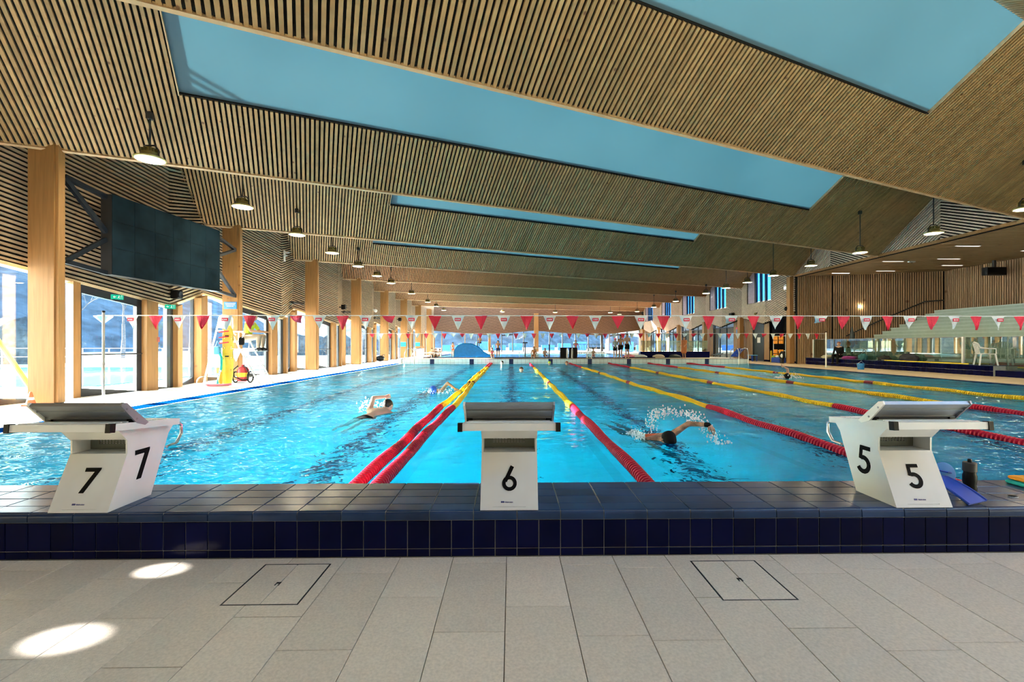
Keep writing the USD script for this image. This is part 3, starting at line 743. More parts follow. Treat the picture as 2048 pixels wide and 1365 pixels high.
# bare trees, hedge, railing, lamp and blue panels outside
mat('bark', (.10, .10, .11), rough=.9, var=.3, scale=9); mat('hedge', (.06, .075, .085), rough=.95, var=.5, scale=3)
def bare_tree(x, y, h, seed, lab):
    rr = random.Random(seed); segs = []
    def grow(p, d, L, r, n):
        q = p + d * L; segs.append(tube([p, q], [r, r * .7], 4, caps=False))
        if n == 0: return
        for _ in range(3 if n > 1 else 4):
            e = nrm(d + A([rr.uniform(-.8, .8), rr.uniform(-.8, .8), rr.uniform(-.2, .55)])); grow(p + (q - p) * rr.uniform(.6, 1), e, L * rr.uniform(.6, .8), r * .6, n - 1)
    t = thing('bare_tree', lab, 'tree', None, None, (x, y, -.06))
    obj('trunk', tube([(0, 0, 0), (.1, 0, h * .18), (0, .1, h * .34)], [.2, .16, .13], 8), M['bark'], t)
    grow(A([0, .1, h * .32]), A([0, 0, 1.0]), h * .22, .12, 4)
    obj('branches', join(segs), M['bark'], t)
for i, (x, y, h) in enumerate(((-44, 34, 9), (-51, 41, 10), (-37, 44, 9.5), (-58, 62, 12), (-46, 66, 11), (-33, 58, 10), (-36, 80, 12), (-26, 70, 9))):
    bare_tree(x, y, h, 20 + i, 'leafless tree beyond the outdoor pool, %s from the left seen through the glass' % ['first', 'second', 'third', 'fourth', 'fifth', 'sixth', 'seventh', 'eighth'][i])
for i, (x0, y0, x1, y1, h) in enumerate(((-64, 29, -30, 31, 2.6), (-30, 54, -16, 60, 2.2))):
    n = 60; t = np.linspace(0, 1, n); vs = []
    prof = [(-.9, 0), (-1, .6), (-.6, .95), (0, 1.02), (.6, .95), (1, .6), (.9, 0)]
    P = np.stack([x0 + (x1 - x0) * t, y0 + (y1 - y0) * t], 1)
    for k in range(n):
        w = .9 + .4 * meshkit.noise(A([k * .6, i, 0]), 2)
        for a, b in prof: vs.append((P[k, 0], P[k, 1] + a * w, -.06 + b * h * (.75 + .5 * float(meshkit.noise(A([k * .8, b * 2, i]), 3)))))
    f = []
    for k in range(n - 1):
        for j in range(6): a = k * 7 + j; f += [[a, a + 1, a + 8], [a, a + 8, a + 7]]
    obj('hedge', (A(vs), A(f)), M['hedge'], smooth=True, label='dark hedge behind the outdoor pool, %s' % ('left one' if i == 0 else 'right one'), cat='hedge')
t = thing('pool_railing', 'white railing along the far side of the outdoor pool', 'railing')
for i in range(24): obj('post', rod((-50 + i * 1.55, 27.2, -.06), (-50 + i * 1.55, 27.2, 1.0), .035, 6), M['white_paint'], t)
for z in (.5, 1.0): obj('rail', rod((-50, 27.2, z), (-14.3, 27.2, z), .03, 6), M['white_paint'], t)
t = thing('street_lamp', 'slim outdoor lamp with a cone-shaped lantern beyond the exit door', 'lamp')
obj('pole', rod((-21.6, 24.5, -.06), (-21.6, 24.5, 2.4), .05, 8), M['alu'], t); obj('lantern', move(lathe([(.05, 2.35), (.38, 2.68), (.40, 2.74), (0, 2.8)], 16), (-21.6, 24.5, 0)), M['alu'], t)
mat('panel_blue', (.02, .13, .55), rough=.6)
t = thing('blue_barrier', 'row of bright blue panels outside beyond the far glass wall', 'barrier')
for i in range(14):
    if i in (5, 9): continue
    obj('panel', rbox(-12 + i * 2.9, -9.6 + i * 2.9, 79.0 + i * .3, 79.2 + i * .3, -.06, 1.15 + .3 * ((i * 7) % 3), .08), M['panel_blue'], t)
obj('rail', rod((-12, 79.1, .2), (29, 83, .2), .05, 6), M['alu'], t)
# ------------------------------------------------------------------ starting blocks with their numbers
def arc(cx, cy, r, a0, a1, n=24): return [(cx + r * math.cos(math.radians(a0 + (a1 - a0) * i / n)), cy + r * math.sin(math.radians(a0 + (a1 - a0) * i / n))) for i in range(n + 1)]
def digit(ch):
    """a digit one unit high, as a shapely shape"""
    from shapely.geometry import LineString
    w = .155
    if ch == '7':
        return Polygon([(.02, 1), (.64, 1), (.64, .93), (.25, 0), (.06, 0), (.42, .845), (.02, .845)])
    if ch == '6':
        ring = Point(.31, .30).buffer(.30).difference(Point(.31, .30).buffer(.155))
        return union_all([ring, Polygon([(.07, .40), (.20, .34), (.50, .95), (.36, 1.02)])])
    ring = LineString(arc(.27, .33, .25, -152, 112)).buffer(w / 2, cap_style=2)
    return union_all([ring, Polygon([(.12, 1), (.58, 1), (.58, .855), (.24, .855), (.205, .50), (.07, .53)])])
mat('digit_black', (.003, .003, .004), rough=.7, spec=.1)
mat('grille_grey', (.16, .18, .16), rough=.6)
mat('label_blue', (.05, .06, .22), rough=.5)
BLK = {'7': (-2.83, 'white starting block number 7 at the left end of the navy wall'), '6': (-.012, 'white starting block number 6 in the middle of the navy wall'), '5': (2.79, 'white starting block number 5 with a water bottle and blue fins beside it')}
for ch, (xc, lab) in BLK.items():
    t = thing('starting_block', lab, 'starting block', None, None, (xc, 3.02, DZ))
    W = .1925
    prof = Polygon([(0, 0), (.155, .352), (.155, .44), (.05, .556), (.60, .50), (.53, .42), (.36, 0)])
    side = extr(prof, 2 * W)
    v, f = frame3(side, (-W, 0, 0), (0, 1, 0), (0, 0, 1), (1, 0, 0))
    bm = m3.Manifold(m3.Mesh(vert_properties=np.asarray(trimesh.Trimesh(v, f).vertices, np.float32), tri_verts=np.asarray(trimesh.Trimesh(v, f).faces, np.uint32)))
    def cb(x0, x1, y0, y1, z0, z1): return m3.Manifold.cube((x1 - x0, y1 - y0, z1 - z0)).translate((x0, y0, z0))
    bm = bm - cb(-W + .012, W - .012, .02, .30, .350, .447)
    bm = bm - cb(-W + .02, W - .02, .305, .9, .28, .455)
    bm = bm - cb(-.11, .11, -.01, .012, .018, .022)
    obj('body', bm, M['white_plastic'], t)
    gp = sbox(-W + .013, .353, W - .013, .446)
    for r in range(4):
        for c in range(11):
            if c not in (5,) or r < 2: gp = gp.difference(sbox(-.118 + c * .0215, .388 + r * .0115, -.102 + c * .0215, .395 + r * .0115))
    obj('grille', frame3(extr(gp, .006), (0, .296, 0), (1, 0, 0), (0, 0, 1), (0, -1, 0)), M['grille_grey'], t, label='grey perforated panel inside the recess')
    # sloping top, front lip, black corner caps
    a, b, th = A([0, -.13, .575]), A([0, .50, .515]), .046
    obj('platform', beam(a + (0, .0, 0), b, .60, th), M['white_plastic'], t)
    tp = [beam(a + A([0, .03 + i * .05, .023 - i * .0048]), a + A([0, .045 + i * .05, .024 - i * .0048]), .55, .004) for i in range(11)]
    obj('grip_strip', join(tp), M['white_paint'], t)
    for s in (-1, 1):
        obj('end_cap', beam(a + A([s * .3115, -.006, 0]), a + A([s * .3115, .035, -.004]), .03, .056), M['black_plastic'], t)
    # kick plate of ribbed aluminium with side cheeks
    k0, k1 = A([0, .12, .585]), A([0, -.01, .712]); kd = nrm(k1 - k0); kn = A([0, -kd[2], kd[1]])
    obj('kick_plate', join([beam(k0, k1, .58, .018, kn)] + [beam(k0 + kd * q + kn * .012, k0 + kd * (q + h) + kn * .012, .575, .012, kn) for q, h in ((.0, .022), (.034, .012), (.112, .010), (.150, .032))]), M['alu'], t)
    for s in (-1, 1):
        chk = Polygon([(.17, .545), (.10, .57), (-.025, .70), (-.015, .722), (.02, .715), (.20, .56)])
        obj('cheek', frame3(extr(chk, .012), (s * .2965 - .006, 0, 0), (0, 1, 0), (0, 0, 1), (1, 0, 0)), M['white_paint'] if s < 0 else M['alu'], t)
        obj('bolt', join([frame3(lathe([(0, 0), (.007, 0), (.007, .003), (0, .003)], 8), (s * .303, y, z), (0, 1, 0), (0, 0, 1), (s, 0, 0)) for y, z in ((.02, .675), (.1, .60))]), M['steel'], t)
        obj('foot', bx(s * .27 - .02, s * .27 + .02, .08, .13, .565, .60), M['black_plastic'], t)
    # backstroke grip on the water side
    for s in (-1, 1):
        obj('handle', tube([(s * .2, .47, .50), (s * .2, .60, .495), (s * .2, .655, .46), (s * .2, .655, .39), (s * .2, .60, .325), (s * .2, .50, .32)], .0115, 8), M['steel'], t, smooth=40)
    # numbers
    dg = digit(ch); fn = nrm((0, -.352, .155)); fu = nrm((0, .155, .352))
    obj('number', frame3(move(extr(affinity.scale(dg, .165, .165, origin=(0, 0)), .003)), A([-.05, .155 * .32, .352 * .32]) + fn * .0004, (1, 0, 0), fu, fn), M['digit_black'], t, label='black number %s on the sloping rear face' % ch)
    for s in (-1, 1):
        m = extr(affinity.scale(dg, .205, .205, origin=(0, 0)), .003)
        obj('number', frame3(m, (s * (W + .0004), .28 - s * .065, .15), (0, s, 0), (0, .0, 1), (s, 0, 0)), M['digit_black'], t, label='black number %s on the side' % ch)
    tx = meshkit.text_mesh('Malmsten', .0085, .0012, True)
    tv = join([tx]); ww = np.ptp(tv[0][:, 0])
    obj('maker_label', join([frame3(tv, A([-.028, .019, .043]) + fn * .0004, (1, 0, 0), fu, fn)] + [frame3(extr(Point(x, .006).buffer(.0062), .0012), A([-.05, .019, .042]) + fn * .0004, (1, 0, 0), fu, fn) for x in (0, .011)]), M['label_blue'], t)

# ------------------------------------------------------------------ lane ropes
mat('float_red', (.46, .010, .04), rough=.32, var=.06)
mat('float_yellow', (.78, .52, .015), rough=.35, var=.06)
mat('float_dark', (.25, .03, .05), rough=.35)
mat('cable', (.35, .36, .37), rough=.5)
def disc(n=12): return lathe([(.016, -.026), (.040, -.015), (.064, -.011), (.066, .0), (.064, .011), (.040, .015), (.016, .026)], n)
_d12, _d8 = disc(12), disc(7)
def rope(x_n, x_f, lab, individually, wig=0.0, ph=0.0):
    t = thing('lane_rope', lab, 'lane rope', 'lane ropes of the main pool')
    def X(y): s = (y - 3.7) / 25; return x_n + (x_f - x_n) * s + wig * math.sin(y * .62 + ph) * min(1, s * 4) * (1 - s)
    def run(y0, y1, p, d):
        out = []
        for y in np.arange(y0, y1, p):
            zz = .016 + .012 * math.sin(y * 3.1 + ph)
            out.append(frame3(d, (X(y), y, zz), (1, 0, 0), (0, 0, -1), (0, 1, 0)))
        return out
    reds = run(PY0 + .04, 8.62, .0525, _d12)
    if individually:
        for b in reds: obj('float', b, M['float_red'], t, smooth=35)
    else: obj('float_run', join(reds), M['float_red'], t, kind='stuff', label='red floats at the near end')
    ye = run(8.68, 23.55, .0525, _d8)
    mk = {int(len(ye) * q) for q in (.36, .70)}
    obj('float_run', join([b for i, b in enumerate(ye) if not any(abs(i - q) < 4 for q in mk)]), M['float_yellow'], t, kind='stuff', label='yellow floats of the middle length')
    for q in sorted(mk): obj('marker_float', join(ye[q - 3:q + 4]), M['float_dark'], t, label='dark red marker floats')
    obj('float_run', join(run(23.6, PY1 - .1, .0525, _d8)), M['float_red'], t, kind='stuff', label='red floats at the far end')
    obj('cable', tube([(X(y), y, .016) for y in np.linspace(PY0 - .0, PY1 + .005, 30)], .008, 5), M['cable'], t)
rope(-1.31, -1.33, 'left one of the two lane ropes lying side by side between lanes 7 and 6', True, .05, 0)
rope(-1.11, -1.22, 'right one of the two lane ropes lying side by side between lanes 7 and 6', True, .05, 1.9)
rope(1.17, 1.2, 'lane rope between lanes 6 and 5, straight right of starting block 6', True)
rope(3.72, 3.7, 'lane rope between lanes 5 and 4, behind starting block 5', False, .10, 2.0)
rope(6.22, 6.2, 'lane rope between lanes 4 and 3, third from the right pool side', False, .05, .7)
rope(8.75, 8.72, 'lane rope between lanes 3 and 2, second from the right pool side', False, .05, 1.1)
rope(11.25, 11.2, 'lane rope between lanes 2 and 1, nearest the right pool side', False, .05, 3.0)

# ------------------------------------------------------------------ backstroke flags
mat('flag_red', (.72, .02, .06), rough=.6, var=.05)
mat('flag_white', (.74, .80, .80), rough=.6, var=.04)
mat('line_white', (.80, .82, .82), rough=.5)
def flag_mesh(seed, curl, w=.255, h=.285):
    r = random.Random(seed); n, m = 6, 7; v = []; ph = r.uniform(0, 6); tw = r.uniform(-.35, .35)
    for j in range(m):
        q = j / (m - 1); half = w / 2 * (1 - q) + .004
        for i in range(n):
            a = -half + 2 * half * i / (n - 1)
            dy = .018 * math.sin(ph + q * 3 + i * .9) + curl * q * q * .16 + tw * a * q
            v.append((a * (1 - .25 * abs(tw) * q), dy, -h * q * (1 - .35 * abs(curl) * q)))
    f = []
    for j in range(m - 1):
        for i in range(n - 1):
            a = j * n + i; f += [[a, a + 1, a + n + 1], [a, a + n + 1, a + n]]
    v, f = A(v), A(f); k = len(v)
    v2 = v + A([0, .002, 0])
    return np.vstack([v, v2]), np.vstack([f[:, ::-1], f + k])
def flag_line(lab, y, z, x0, xs, first_white, pole_lab, px_l, px_r, zb, patch):
    t = thing('flag_line', lab, 'flag line')
    def sag(x): return z - .00004 * (x - 4) ** 2
    obj('line', tube([(x, y, sag(x)) for x in np.linspace(px_l, px_r, 40)], .009 if patch else .008, 5), M['line_white'], t)
    for i, x in enumerate(xs):
        white = (i % 2 == 0) == first_white
        curl = random.Random(i * 7 + int(y)).choice([0, 0, .1, .2, -.15, 0, .9 if not patch else 0])
        if patch and i in (7, 11, 26, 30): curl = 1.5
        fl = obj('flag', move(flag_mesh(i + int(y * 10), curl), (x, y, sag(x) - .005)), M['flag_white' if white else 'flag_red'], t)
        if white and patch:
            obj('patch', bx(x - .062, x + .062, y - .040, y - .034, sag(x) - .115, sag(x) - .05), M['flag_red'], fl)
            obj('lettering', join([bx(x - .045 + q * .032, x - .045 + q * .032 + .02, y - .043, y - .040, sag(x) - .094, sag(x) - .070) for q in range(3)]), M['flag_white'], fl)
    return t
_rx = lambda px, d: (px - 1038) / 910 * d * math.cos(math.radians(1)) + d * math.sin(math.radians(1))
flag_line('near string of red and white triangular flags strung across the pool', 9.3, 1.805, 0, [_rx(275 + 45.8 * i, 9.3) for i in range(48)], True, '', -8.15, 15.55, 0, True)
flag_line('far string of small red and white flags across the pool', 23.7, 1.80, 0, [-7.2 + .466 * i for i in range(51)], False, '', -7.7, 16.6, 0, False)
for lab, x, y, zt, r in (('slim steel flag pole on the left deck in front of the exit door', -8.2, 9.3, 1.86, .024), ('thin flag pole at the left pool side in front of the fourth column', -7.7, 23.7, 1.86, .022),
                         ('white flag pole on the right deck beside the niche of life jackets', 16.6, 23.7, 1.86, .035), ('flag pole on the right deck outside the picture edge', 15.6, 9.3, 1.86, .024)):
    if y < 10 and x > 0: continue
    t = thing('flag_pole', lab, 'pole')
    obj('tube', lathe([(0, 0.012), (r, .012), (r, zt - .02), (r * .7, zt), (0, zt)], 12) if False else move(lathe([(0, .012), (r, .012), (r, zt - .02), (r * .7, zt), (0, zt)], 12), (x, y, 0)), M['steel' if r < .03 else 'white_paint'], t, smooth=40)
    obj('base_plate', move(lathe([(0, .012), (.07, .012), (.07, .022), (r, .03), (0, .03)], 14), (x, y, 0)), M['steel'], t)
    obj('cap', move(lathe([(0, zt), (r * 1.15, zt), (r * 1.15, zt + .03), (0, zt + .04)], 10), (x, y, 0)), M['black_plastic'], t)

# ------------------------------------------------------------------ pendant high-bay lamps
emit('lamp_lens', (1.0, .87, .56), 1.6)
mat('lamp_body', (.20, .17, .06), rough=.4, metallic=.6)
mat('lamp_ring', (.55, .48, .20), rough=.3, metallic=.4)
LZ = 4.95
def lamp(x, y, lab, grp):
    zc = ceil_z(x, y)
    t = thing('pendant_lamp', lab, 'pendant lamp', grp, None, (x, y, LZ))
    obj('rod', join([rod((0, 0, .30), (0, 0, max(zc - LZ - .02, .34)), .018, 8), bx(-.05, .05, -.05, .05, max(zc - LZ - .14, .34), max(zc - LZ, .4))]), M['black_metal'], t)
    obj('yoke', tube([(-.17, 0, .06), (-.17, 0, .20), (-.10, 0, .29), (.10, 0, .29), (.17, 0, .20), (.17, 0, .06)], .016, 6), M['black_metal'], t)
    obj('housing', lathe([(0, .24), (.09, .24), (.10, .16), (.155, .14), (.17, .07), (.235, .045)], 20), M['lamp_body'], t, smooth=40)
    obj('fins', join([beam((.07 * math.cos(a), .07 * math.sin(a), .19), (.16 * math.cos(a), .16 * math.sin(a), .17), .008, .07) for a in np.arange(12) * math.pi / 6]), M['lamp_body'], t)
    obj('ring', lathe([(.225, .05), (.27, .03), (.275, .005), (.25, -.004), (.243, .006)], 24), M['lamp_ring'], t, smooth=40)
    obj('lens', lathe([(.245, .008), (.2, -.012), (.1, -.026), (0.0, -.03)], 24), M['lamp_lens'], t, smooth=True)
OL = ['first', 'second', 'third', 'fourth', 'fifth', 'sixth', 'seventh', 'eighth', 'ninth', 'tenth', 'eleventh', 'twelfth', 'thirteenth', 'fourteenth', 'fifteenth']
for i, y in enumerate([9.33, 12.5, 15.65, 18.7, 21.85, 24.9, 27.8, 33.5, 40.0, 44.5, 49.5]):
    lamp(-7.3, y, 'lit high-bay pendant lamp, %s from the camera in the left row' % OL[i], 'left row of pendant lamps')
for i, y in enumerate([12.3, 15.05, 18.27, 21.3, 24.4, 27.1, 29.8, 32.9, 39, 45, 51]):
    lamp(14.2, y, 'lit high-bay pendant lamp, %s from the camera in the right row' % OL[i], 'right row of pendant lamps')
for i, (x, y) in enumerate(((-1.0, 52), (5.1, 52.5), (11.6, 53), (13.4, 56))):
    lamp(x, y, 'small distant lit lamp near the far wall, %s from the left' % OL[i], 'lamps near the far wall')
emit('line_light', (1.0, .90, .74), .35)
for i, (x0, x1, y) in enumerate(((19.19, 20.24, 26.87), (21.16, 22.2, 25.97), (19.11, 20.14, 23.04), (21.31, 22.37, 22.32), (23.28, 24.34, 24.15), (19.28, 20.32, 19.38), (23.32, 24.14, 20.36), (21.4, 22.4, 17.6), (23.3, 24.3, 16.4), (19.3, 20.3, 14.6), (21.4, 22.4, 12.0))):
    lab = ['over the stand, nearest the corner post', 'over the stand, second from the corner post', 'over the stand, in line with the sensor', 'over the stand in the middle of the soffit', 'over the stand by the back corner', 'over the front edge of the stand, upper right', 'over the back of the stand at the picture edge'] + ['over the stand beyond the picture edge'] * 4
    if i > 6: continue
    t = thing('linear_light', 'slim lit recessed line light ' + lab[i], 'ceiling light', 'line lights in the soffit')
    obj('diffuser', bx(x0, x1, y - .04, y + .04, 5.490, 5.508), M['line_light'], t)
    obj('frame', join([bx(x0 - .02, x1 + .02, y - .055, y - .04, 5.485, 5.51), bx(x0 - .02, x1 + .02, y + .04, y + .055, 5.485, 5.51), bx(x0 - .02, x0, y - .05, y + .05, 5.485, 5.51), bx(x1, x1 + .02, y - .05, y + .05, 5.485, 5.51)]), M['alu'], t)
t = thing('ceiling_sensor', 'small white box sensor on the soffit between two line lights', 'sensor')
obj('box', rbox(20.42, 20.76, 22.98, 23.10, 5.44, 5.51, .015), M['white_plastic'], t); obj('lens', ball((20.6, 23.04, 5.44), .03, 1), M['black_plastic'], t)
t = thing('ceiling_speaker', 'black box loudspeaker under the soffit at the right picture edge', 'loudspeaker')
obj('box', rbox(24.1, 25.1, 22.6, 22.9, 4.75, 5.15, .02), M['black_plastic'], t); obj('bracket', bx(24.55, 24.65, 22.7, 22.8, 5.15, 5.51), M['black_metal'], t)

# ------------------------------------------------------------------ video screen on arms between the first two columns
mat('screen_face', (.009, .020, .030), rough=.8, var=.6, scale=1.1, spec=.04)
sc_ = thing('video_screen', 'large dark video screen hung between the first two timber columns', 'screen')
p0, p1 = A([-9.02, 10.45, 0]), A([-8.70, 13.75, 0]); sd = nrm(p1 - p0); sn = A([sd[1], -sd[0], 0]); SL = np.linalg.norm(p1 - p0)
zb0, zb1 = 2.80, 4.62
def scb(u0, u1, w0, w1, z0, z1):
    P = lambda u, w: p0 + sd * u + sn * w
    return hexa([P(u0, w0) + (0, 0, z0), P(u0, w1) + (0, 0, z0), P(u1, w1) + (0, 0, z0), P(u1, w0) + (0, 0, z0)][::-1], [P(u0, w0) + (0, 0, z1), P(u0, w1) + (0, 0, z1), P(u1, w1) + (0, 0, z1), P(u1, w0) + (0, 0, z1)][::-1])
obj('cabinet', scb(0, SL, -.28, -.012, zb0, zb1), M['black_metal'], sc_)
for i in range(6):
    for j in range(3):
        obj('panel', scb(.004 + i * SL / 6, (i + 1) * SL / 6 - .002, -.012, 0, zb0 + .004 + j * (zb1 - zb0) / 3, zb0 + (j + 1) * (zb1 - zb0) / 3 - .002), M['screen_face'], sc_)
mat('arm_blue', (.008, .013, .022), rough=.5, spec=.2)
cA, cB = A([-9.3, 9.64, 0]), A([-9.3, 15.50, 0])
q0, q1 = p0 + sn * -.15, p1 + sn * -.15
for a, b, w in ((cA + (0, 0, 4.72), q0 + (0, 0, 4.55), .09), (cA + (0, 0, 4.68), q0 + (0, 0, 3.75), .09), (cA + (0, 0, 2.95), q0 + (0, 0, 3.6), .09), (cA + (0, 0, 2.95), q0 + (0, 0, 2.84), .09),
                (cB + (0, 0, 4.42), q1 + (0, 0, 4.5), .08), (cB + (0, 0, 4.40), q1 + (0, 0, 3.85), .08), (cB + (0, 0, 2.86), q1 + (0, 0, 3.55), .08), (cB + (0, 0, 2.84), q1 + (0, 0, 2.84), .08)):
    obj('bracket_arm', beam(a, b, w, w), M['arm_blue'], sc_)

# ------------------------------------------------------------------ fixtures on the left facade
mat('sign_blue', (.03, .20, .55), rough=.4); mat('exit_green', (.0, .42, .22), rough=.4)
emit('exit_lit', (.02, .55, .32), .012)
t = thing('notice_sign', 'blue notice board with white lettering high on the second column', 'sign')
obj('board', bx(-9.70, -9.28, 15.545, 15.568, 2.42, 2.66), M['sign_blue'], t)
obj('lettering', join([bx(-9.66 + o, -9.66 + o + l, 15.54, 15.546, 2.60 - r * .052, 2.625 - r * .052) for r, row in enumerate((((.0, .12), (.14, .1), (.26, .08)), ((.02, .2), (.24, .08)), ((.06, .14), (.22, .05)))) for o, l in row]), M['white_paint'], t)
def exit_sign(x, y, z, lab, rz):
    t = thing('exit_sign', lab, 'exit sign', None, None, (x, y, z), rz); K = .62
    obj('box', bx(-.19 * K, .19 * K, -.01, .03, -.09 * K, .09 * K), M['exit_lit'], t)
    arrow = Polygon([(-.15, 0), (-.10, .05), (-.10, .018), (-.05, .018), (-.05, -.018), (-.10, -.018), (-.10, -.05)])
    man = union_all([Point(.045, .05).buffer(.014), Polygon([(.02, .03), (.06, .035), (.05, -.01), (.075, -.055), (.055, -.06), (.035, -.02), (.005, -.055), (-.01, -.045), (.022, .0)]), sbox(.1, -.06, .15, .065).difference(sbox(.11, -.06, .14, .05))])
    obj('pictogram', frame3(extr(affinity.scale(union_all([arrow, man]), K, K, origin=(0, 0)), .004), (0, -.012, 0), (1, 0, 0), (0, 0, 1), (0, -1, 0)), M['white_paint'], t)
exit_sign(-9.5, 11.15, 2.36, 'green exit sign over the first glass door', 62)
exit_sign(-9.42, 12.75, 2.26, 'green exit sign by the corner below the black loudspeaker', 40)
def speaker(x, y, z, s, lab):
    t = thing('wall_speaker', lab, 'loudspeaker')
    obj('box', rbox(x - s * .4, x + s * .5, y - s * .5, y + s * .5, z - s * .55, z + s * .55, .02), M['black_plastic'], t)
    obj('bracket', bx(x - s * .5 - .12, x - s * .3, y - .03, y + .03, z - .03, z + .03), M['black_metal'], t)
    obj('cone', move(lathe([(0, 0), (s * .3, .01), (s * .34, .02), (s * .34, 0)], 16), (x + s * .5, y, z), 1, 0, 0, math.pi / 2), M['frame_dark'], t)
speaker(-9.4, 12.95, 2.62, .22, 'black box loudspeaker at the first inner corner of the left wall')
speaker(-9.4, 25.7, 3.32, .24, 'black loudspeaker on the left wall past the third column')
speaker(-9.4, 38.6, 3.35, .26, 'small black loudspeaker on the left wall near the far end')
t = thing('wall_camera', 'small white dome camera on the left slatted wall', 'camera')
obj('dome', ball((-9.5, 32.05, 3.6), .13, 2), M['white_plastic'], t); obj('arm', bx(-9.75, -9.5, 32.0, 32.1, 3.62, 3.72), M['white_plastic'], t)
t = thing('smoke_detector', 'white detector bracket high on the left slatted wall', 'detector')
obj('plate', bx(-9.52, -9.47, 19.2, 19.28, 4.7, 5.15), M['white_plastic'], t); [obj('arm', b, M['white_plastic'], t) for b in (bx(-9.5, -9.3, 19.2, 19.26, 5.05, 5.1), bx(-9.5, -9.38, 19.2, 19.26, 4.92, 4.96))]
for i, (y0, y1, z) in enumerate(((20.4, 21.6, 3.10), (26.6, 27.75, 3.12), (32.6, 34.0, 3.12))):
    t = thing('wall_spotlight_bar', 'black bar fitting on the left wall beside the %s column' % ('third', 'fourth', 'fifth')[i], 'wall light')
    obj('bar', beam((-9.72, y0, z), (-9.78, y1, z + .05), .12, .11), M['black_metal'], t)
    [obj('arm', b, M['black_metal'], t) for b in (bx(-10.0, -9.7, y0 + .1, y0 + .16, z, z + .05), bx(-10.0, -9.7, y1 - .2, y1 - .14, z, z + .05))]
t = thing('call_point', 'small red alarm call point on the timber post', 'alarm button')
obj('box', rbox(-9.5, -9.42, 12.28, 12.38, 1.28, 1.42, .012), mat('alarm_red', (.30, .012, .018), rough=.4), t); obj('glass', bx(-9.49, -9.43, 12.272, 12.282, 1.31, 1.39), M['white_paint'], t)
mat('cone_orange', (.85, .20, .08), rough=.5)
t = thing('safety_cone', 'small orange safety cone at the foot of the nearest column', 'cone')
obj('cone', move(lathe([(.075, .03), (.02, .26), (.012, .27), (0, .27)], 16), (-9.45, 9.12, .012)), M['cone_orange'], t, smooth=40)
obj('base', rbox(-9.55, -9.35, 9.02, 9.22, .012, .045, .012), M['cone_orange'], t); obj('band', move(lathe([(.056, .11), (.044, .165)], 16), (-9.45, 9.12, .012)), M['white_paint'], t)
mat('pole_yellow', (.85, .66, .03), rough=.4)
t = thing('leaning_pole', 'yellow pole leaning outside the glass left of the nearest column', 'pole')
obj('tube', rod((-13.7, 12.0, 1.95), (-12.45, 12.1, -.05), .06, 10), M['pole_yellow'], t); obj('foot', move(lathe([(0, 0), (.14, 0), (.14, .04), (0, .05)], 12), (-12.45, 12.1, -.06)), M['black_plastic'], t)
t = thing('sports_bag', 'dark round sports bag on the left deck by the fourth column', 'bag')
obj('body', ball((-9.55, 33.4, .22), .3, 2, (1, 1.3, .7)), M['black_plastic'], t, smooth=True); obj('strap', tube([(-9.4, 33.1, .3), (-9.3, 33.2, .48), (-9.3, 33.6, .48), (-9.4, 33.7, .3)], .02, 6), M['black_plastic'], t)

# ------------------------------------------------------------------ lifeguard chair and what leans on it
ch = thing('lifeguard_chair', 'tall white tubular lifeguard chair with a ladder on the left deck', 'lifeguard chair', None, None, (-.12, .4, 0))
T = .024
for y in (13.25, 13.98):
    obj('rear_leg', tube([(-9.0, y, .012), (-8.72, y, 1.2), (-8.58, y, 1.78)], T, 8), M['white_paint'], ch)
    obj('front_leg', tube([(-7.34, y, .012), (-7.95, y, 1.12), (-8.1, y, 1.42), (-8.28, y, 1.58)], T, 8), M['white_paint'], ch)
    obj('armrest', tube([(-8.05, y, 1.50), (-8.2, y, 1.62), (-8.62, y, 1.62)], T, 8), M['white_paint'], ch)
    obj('side_rail', tube([(-8.75, y, 1.06), (-7.92, y, 1.06)], T, 8), M['white_paint'], ch)
    obj('side_post', tube([(-8.40, y, 1.06), (-8.40, y, 1.62)], .018, 8), M['white_paint'], ch)
for z in (.28, .56, .84):
    x = -7.34 - (z / 1.12) * .61
    obj('rung', beam((x, 13.25, z), (x, 13.98, z), .085, .025), M['white_paint'], ch)
obj('footboard', bx(-7.95, -7.52, 13.22, 14.0, 1.0, 1.025), M['white_paint'], ch)
obj('seat', rbox(-8.55, -7.98, 13.27, 13.96, 1.28, 1.33, .02), M['white_plastic'], ch)
obj('backrest', join([tube([(-8.58, 13.25, 1.76), (-8.56, 13.30, 2.02), (-8.55, 13.42, 2.10), (-8.55, 13.82, 2.10), (-8.56, 13.93, 2.02), (-8.58, 13.98, 1.76)], T, 8), rod((-8.58, 13.25, 1.72), (-8.58, 13.98, 1.72), .018, 8)]), M['white_paint'], ch)
obj('back_panel', bx(-8.60, -8.585, 13.33, 13.9, 1.74, 2.05), mat('clear_white', (.65, .72, .74), rough=.3), ch)
mat('board_yellow', (.50, .36, .008), rough=.4); mat('strap_red', (.75, .02, .04), rough=.6); mat('teal_foam', (.01, .42, .42), rough=.7); mat('sky_blue', (.12, .45, .8), rough=.6); mat('orange_foam', (.9, .35, .02), rough=.6); mat('pink_foam', (.85, .25, .32), rough=.6)
bd = thing('spine_board', 'tall yellow rescue board standing against the lifeguard chair', 'rescue board', None, None, (.3, .42, 0))
bp = Polygon([(-.11, 0), (.11, 0), (.15, .3), (.15, 1.35), (.11, 1.66), (.05, 1.76), (-.05, 1.76), (-.11, 1.66), (-.15, 1.35), (-.15, .3)])
for h in [(x, z) for x in (-.112, .112) for z in (.45, .8, 1.1, 1.4)]: bp = bp.difference(affinity.scale(Point(*h).buffer(.02, 3), 1, 2.2))
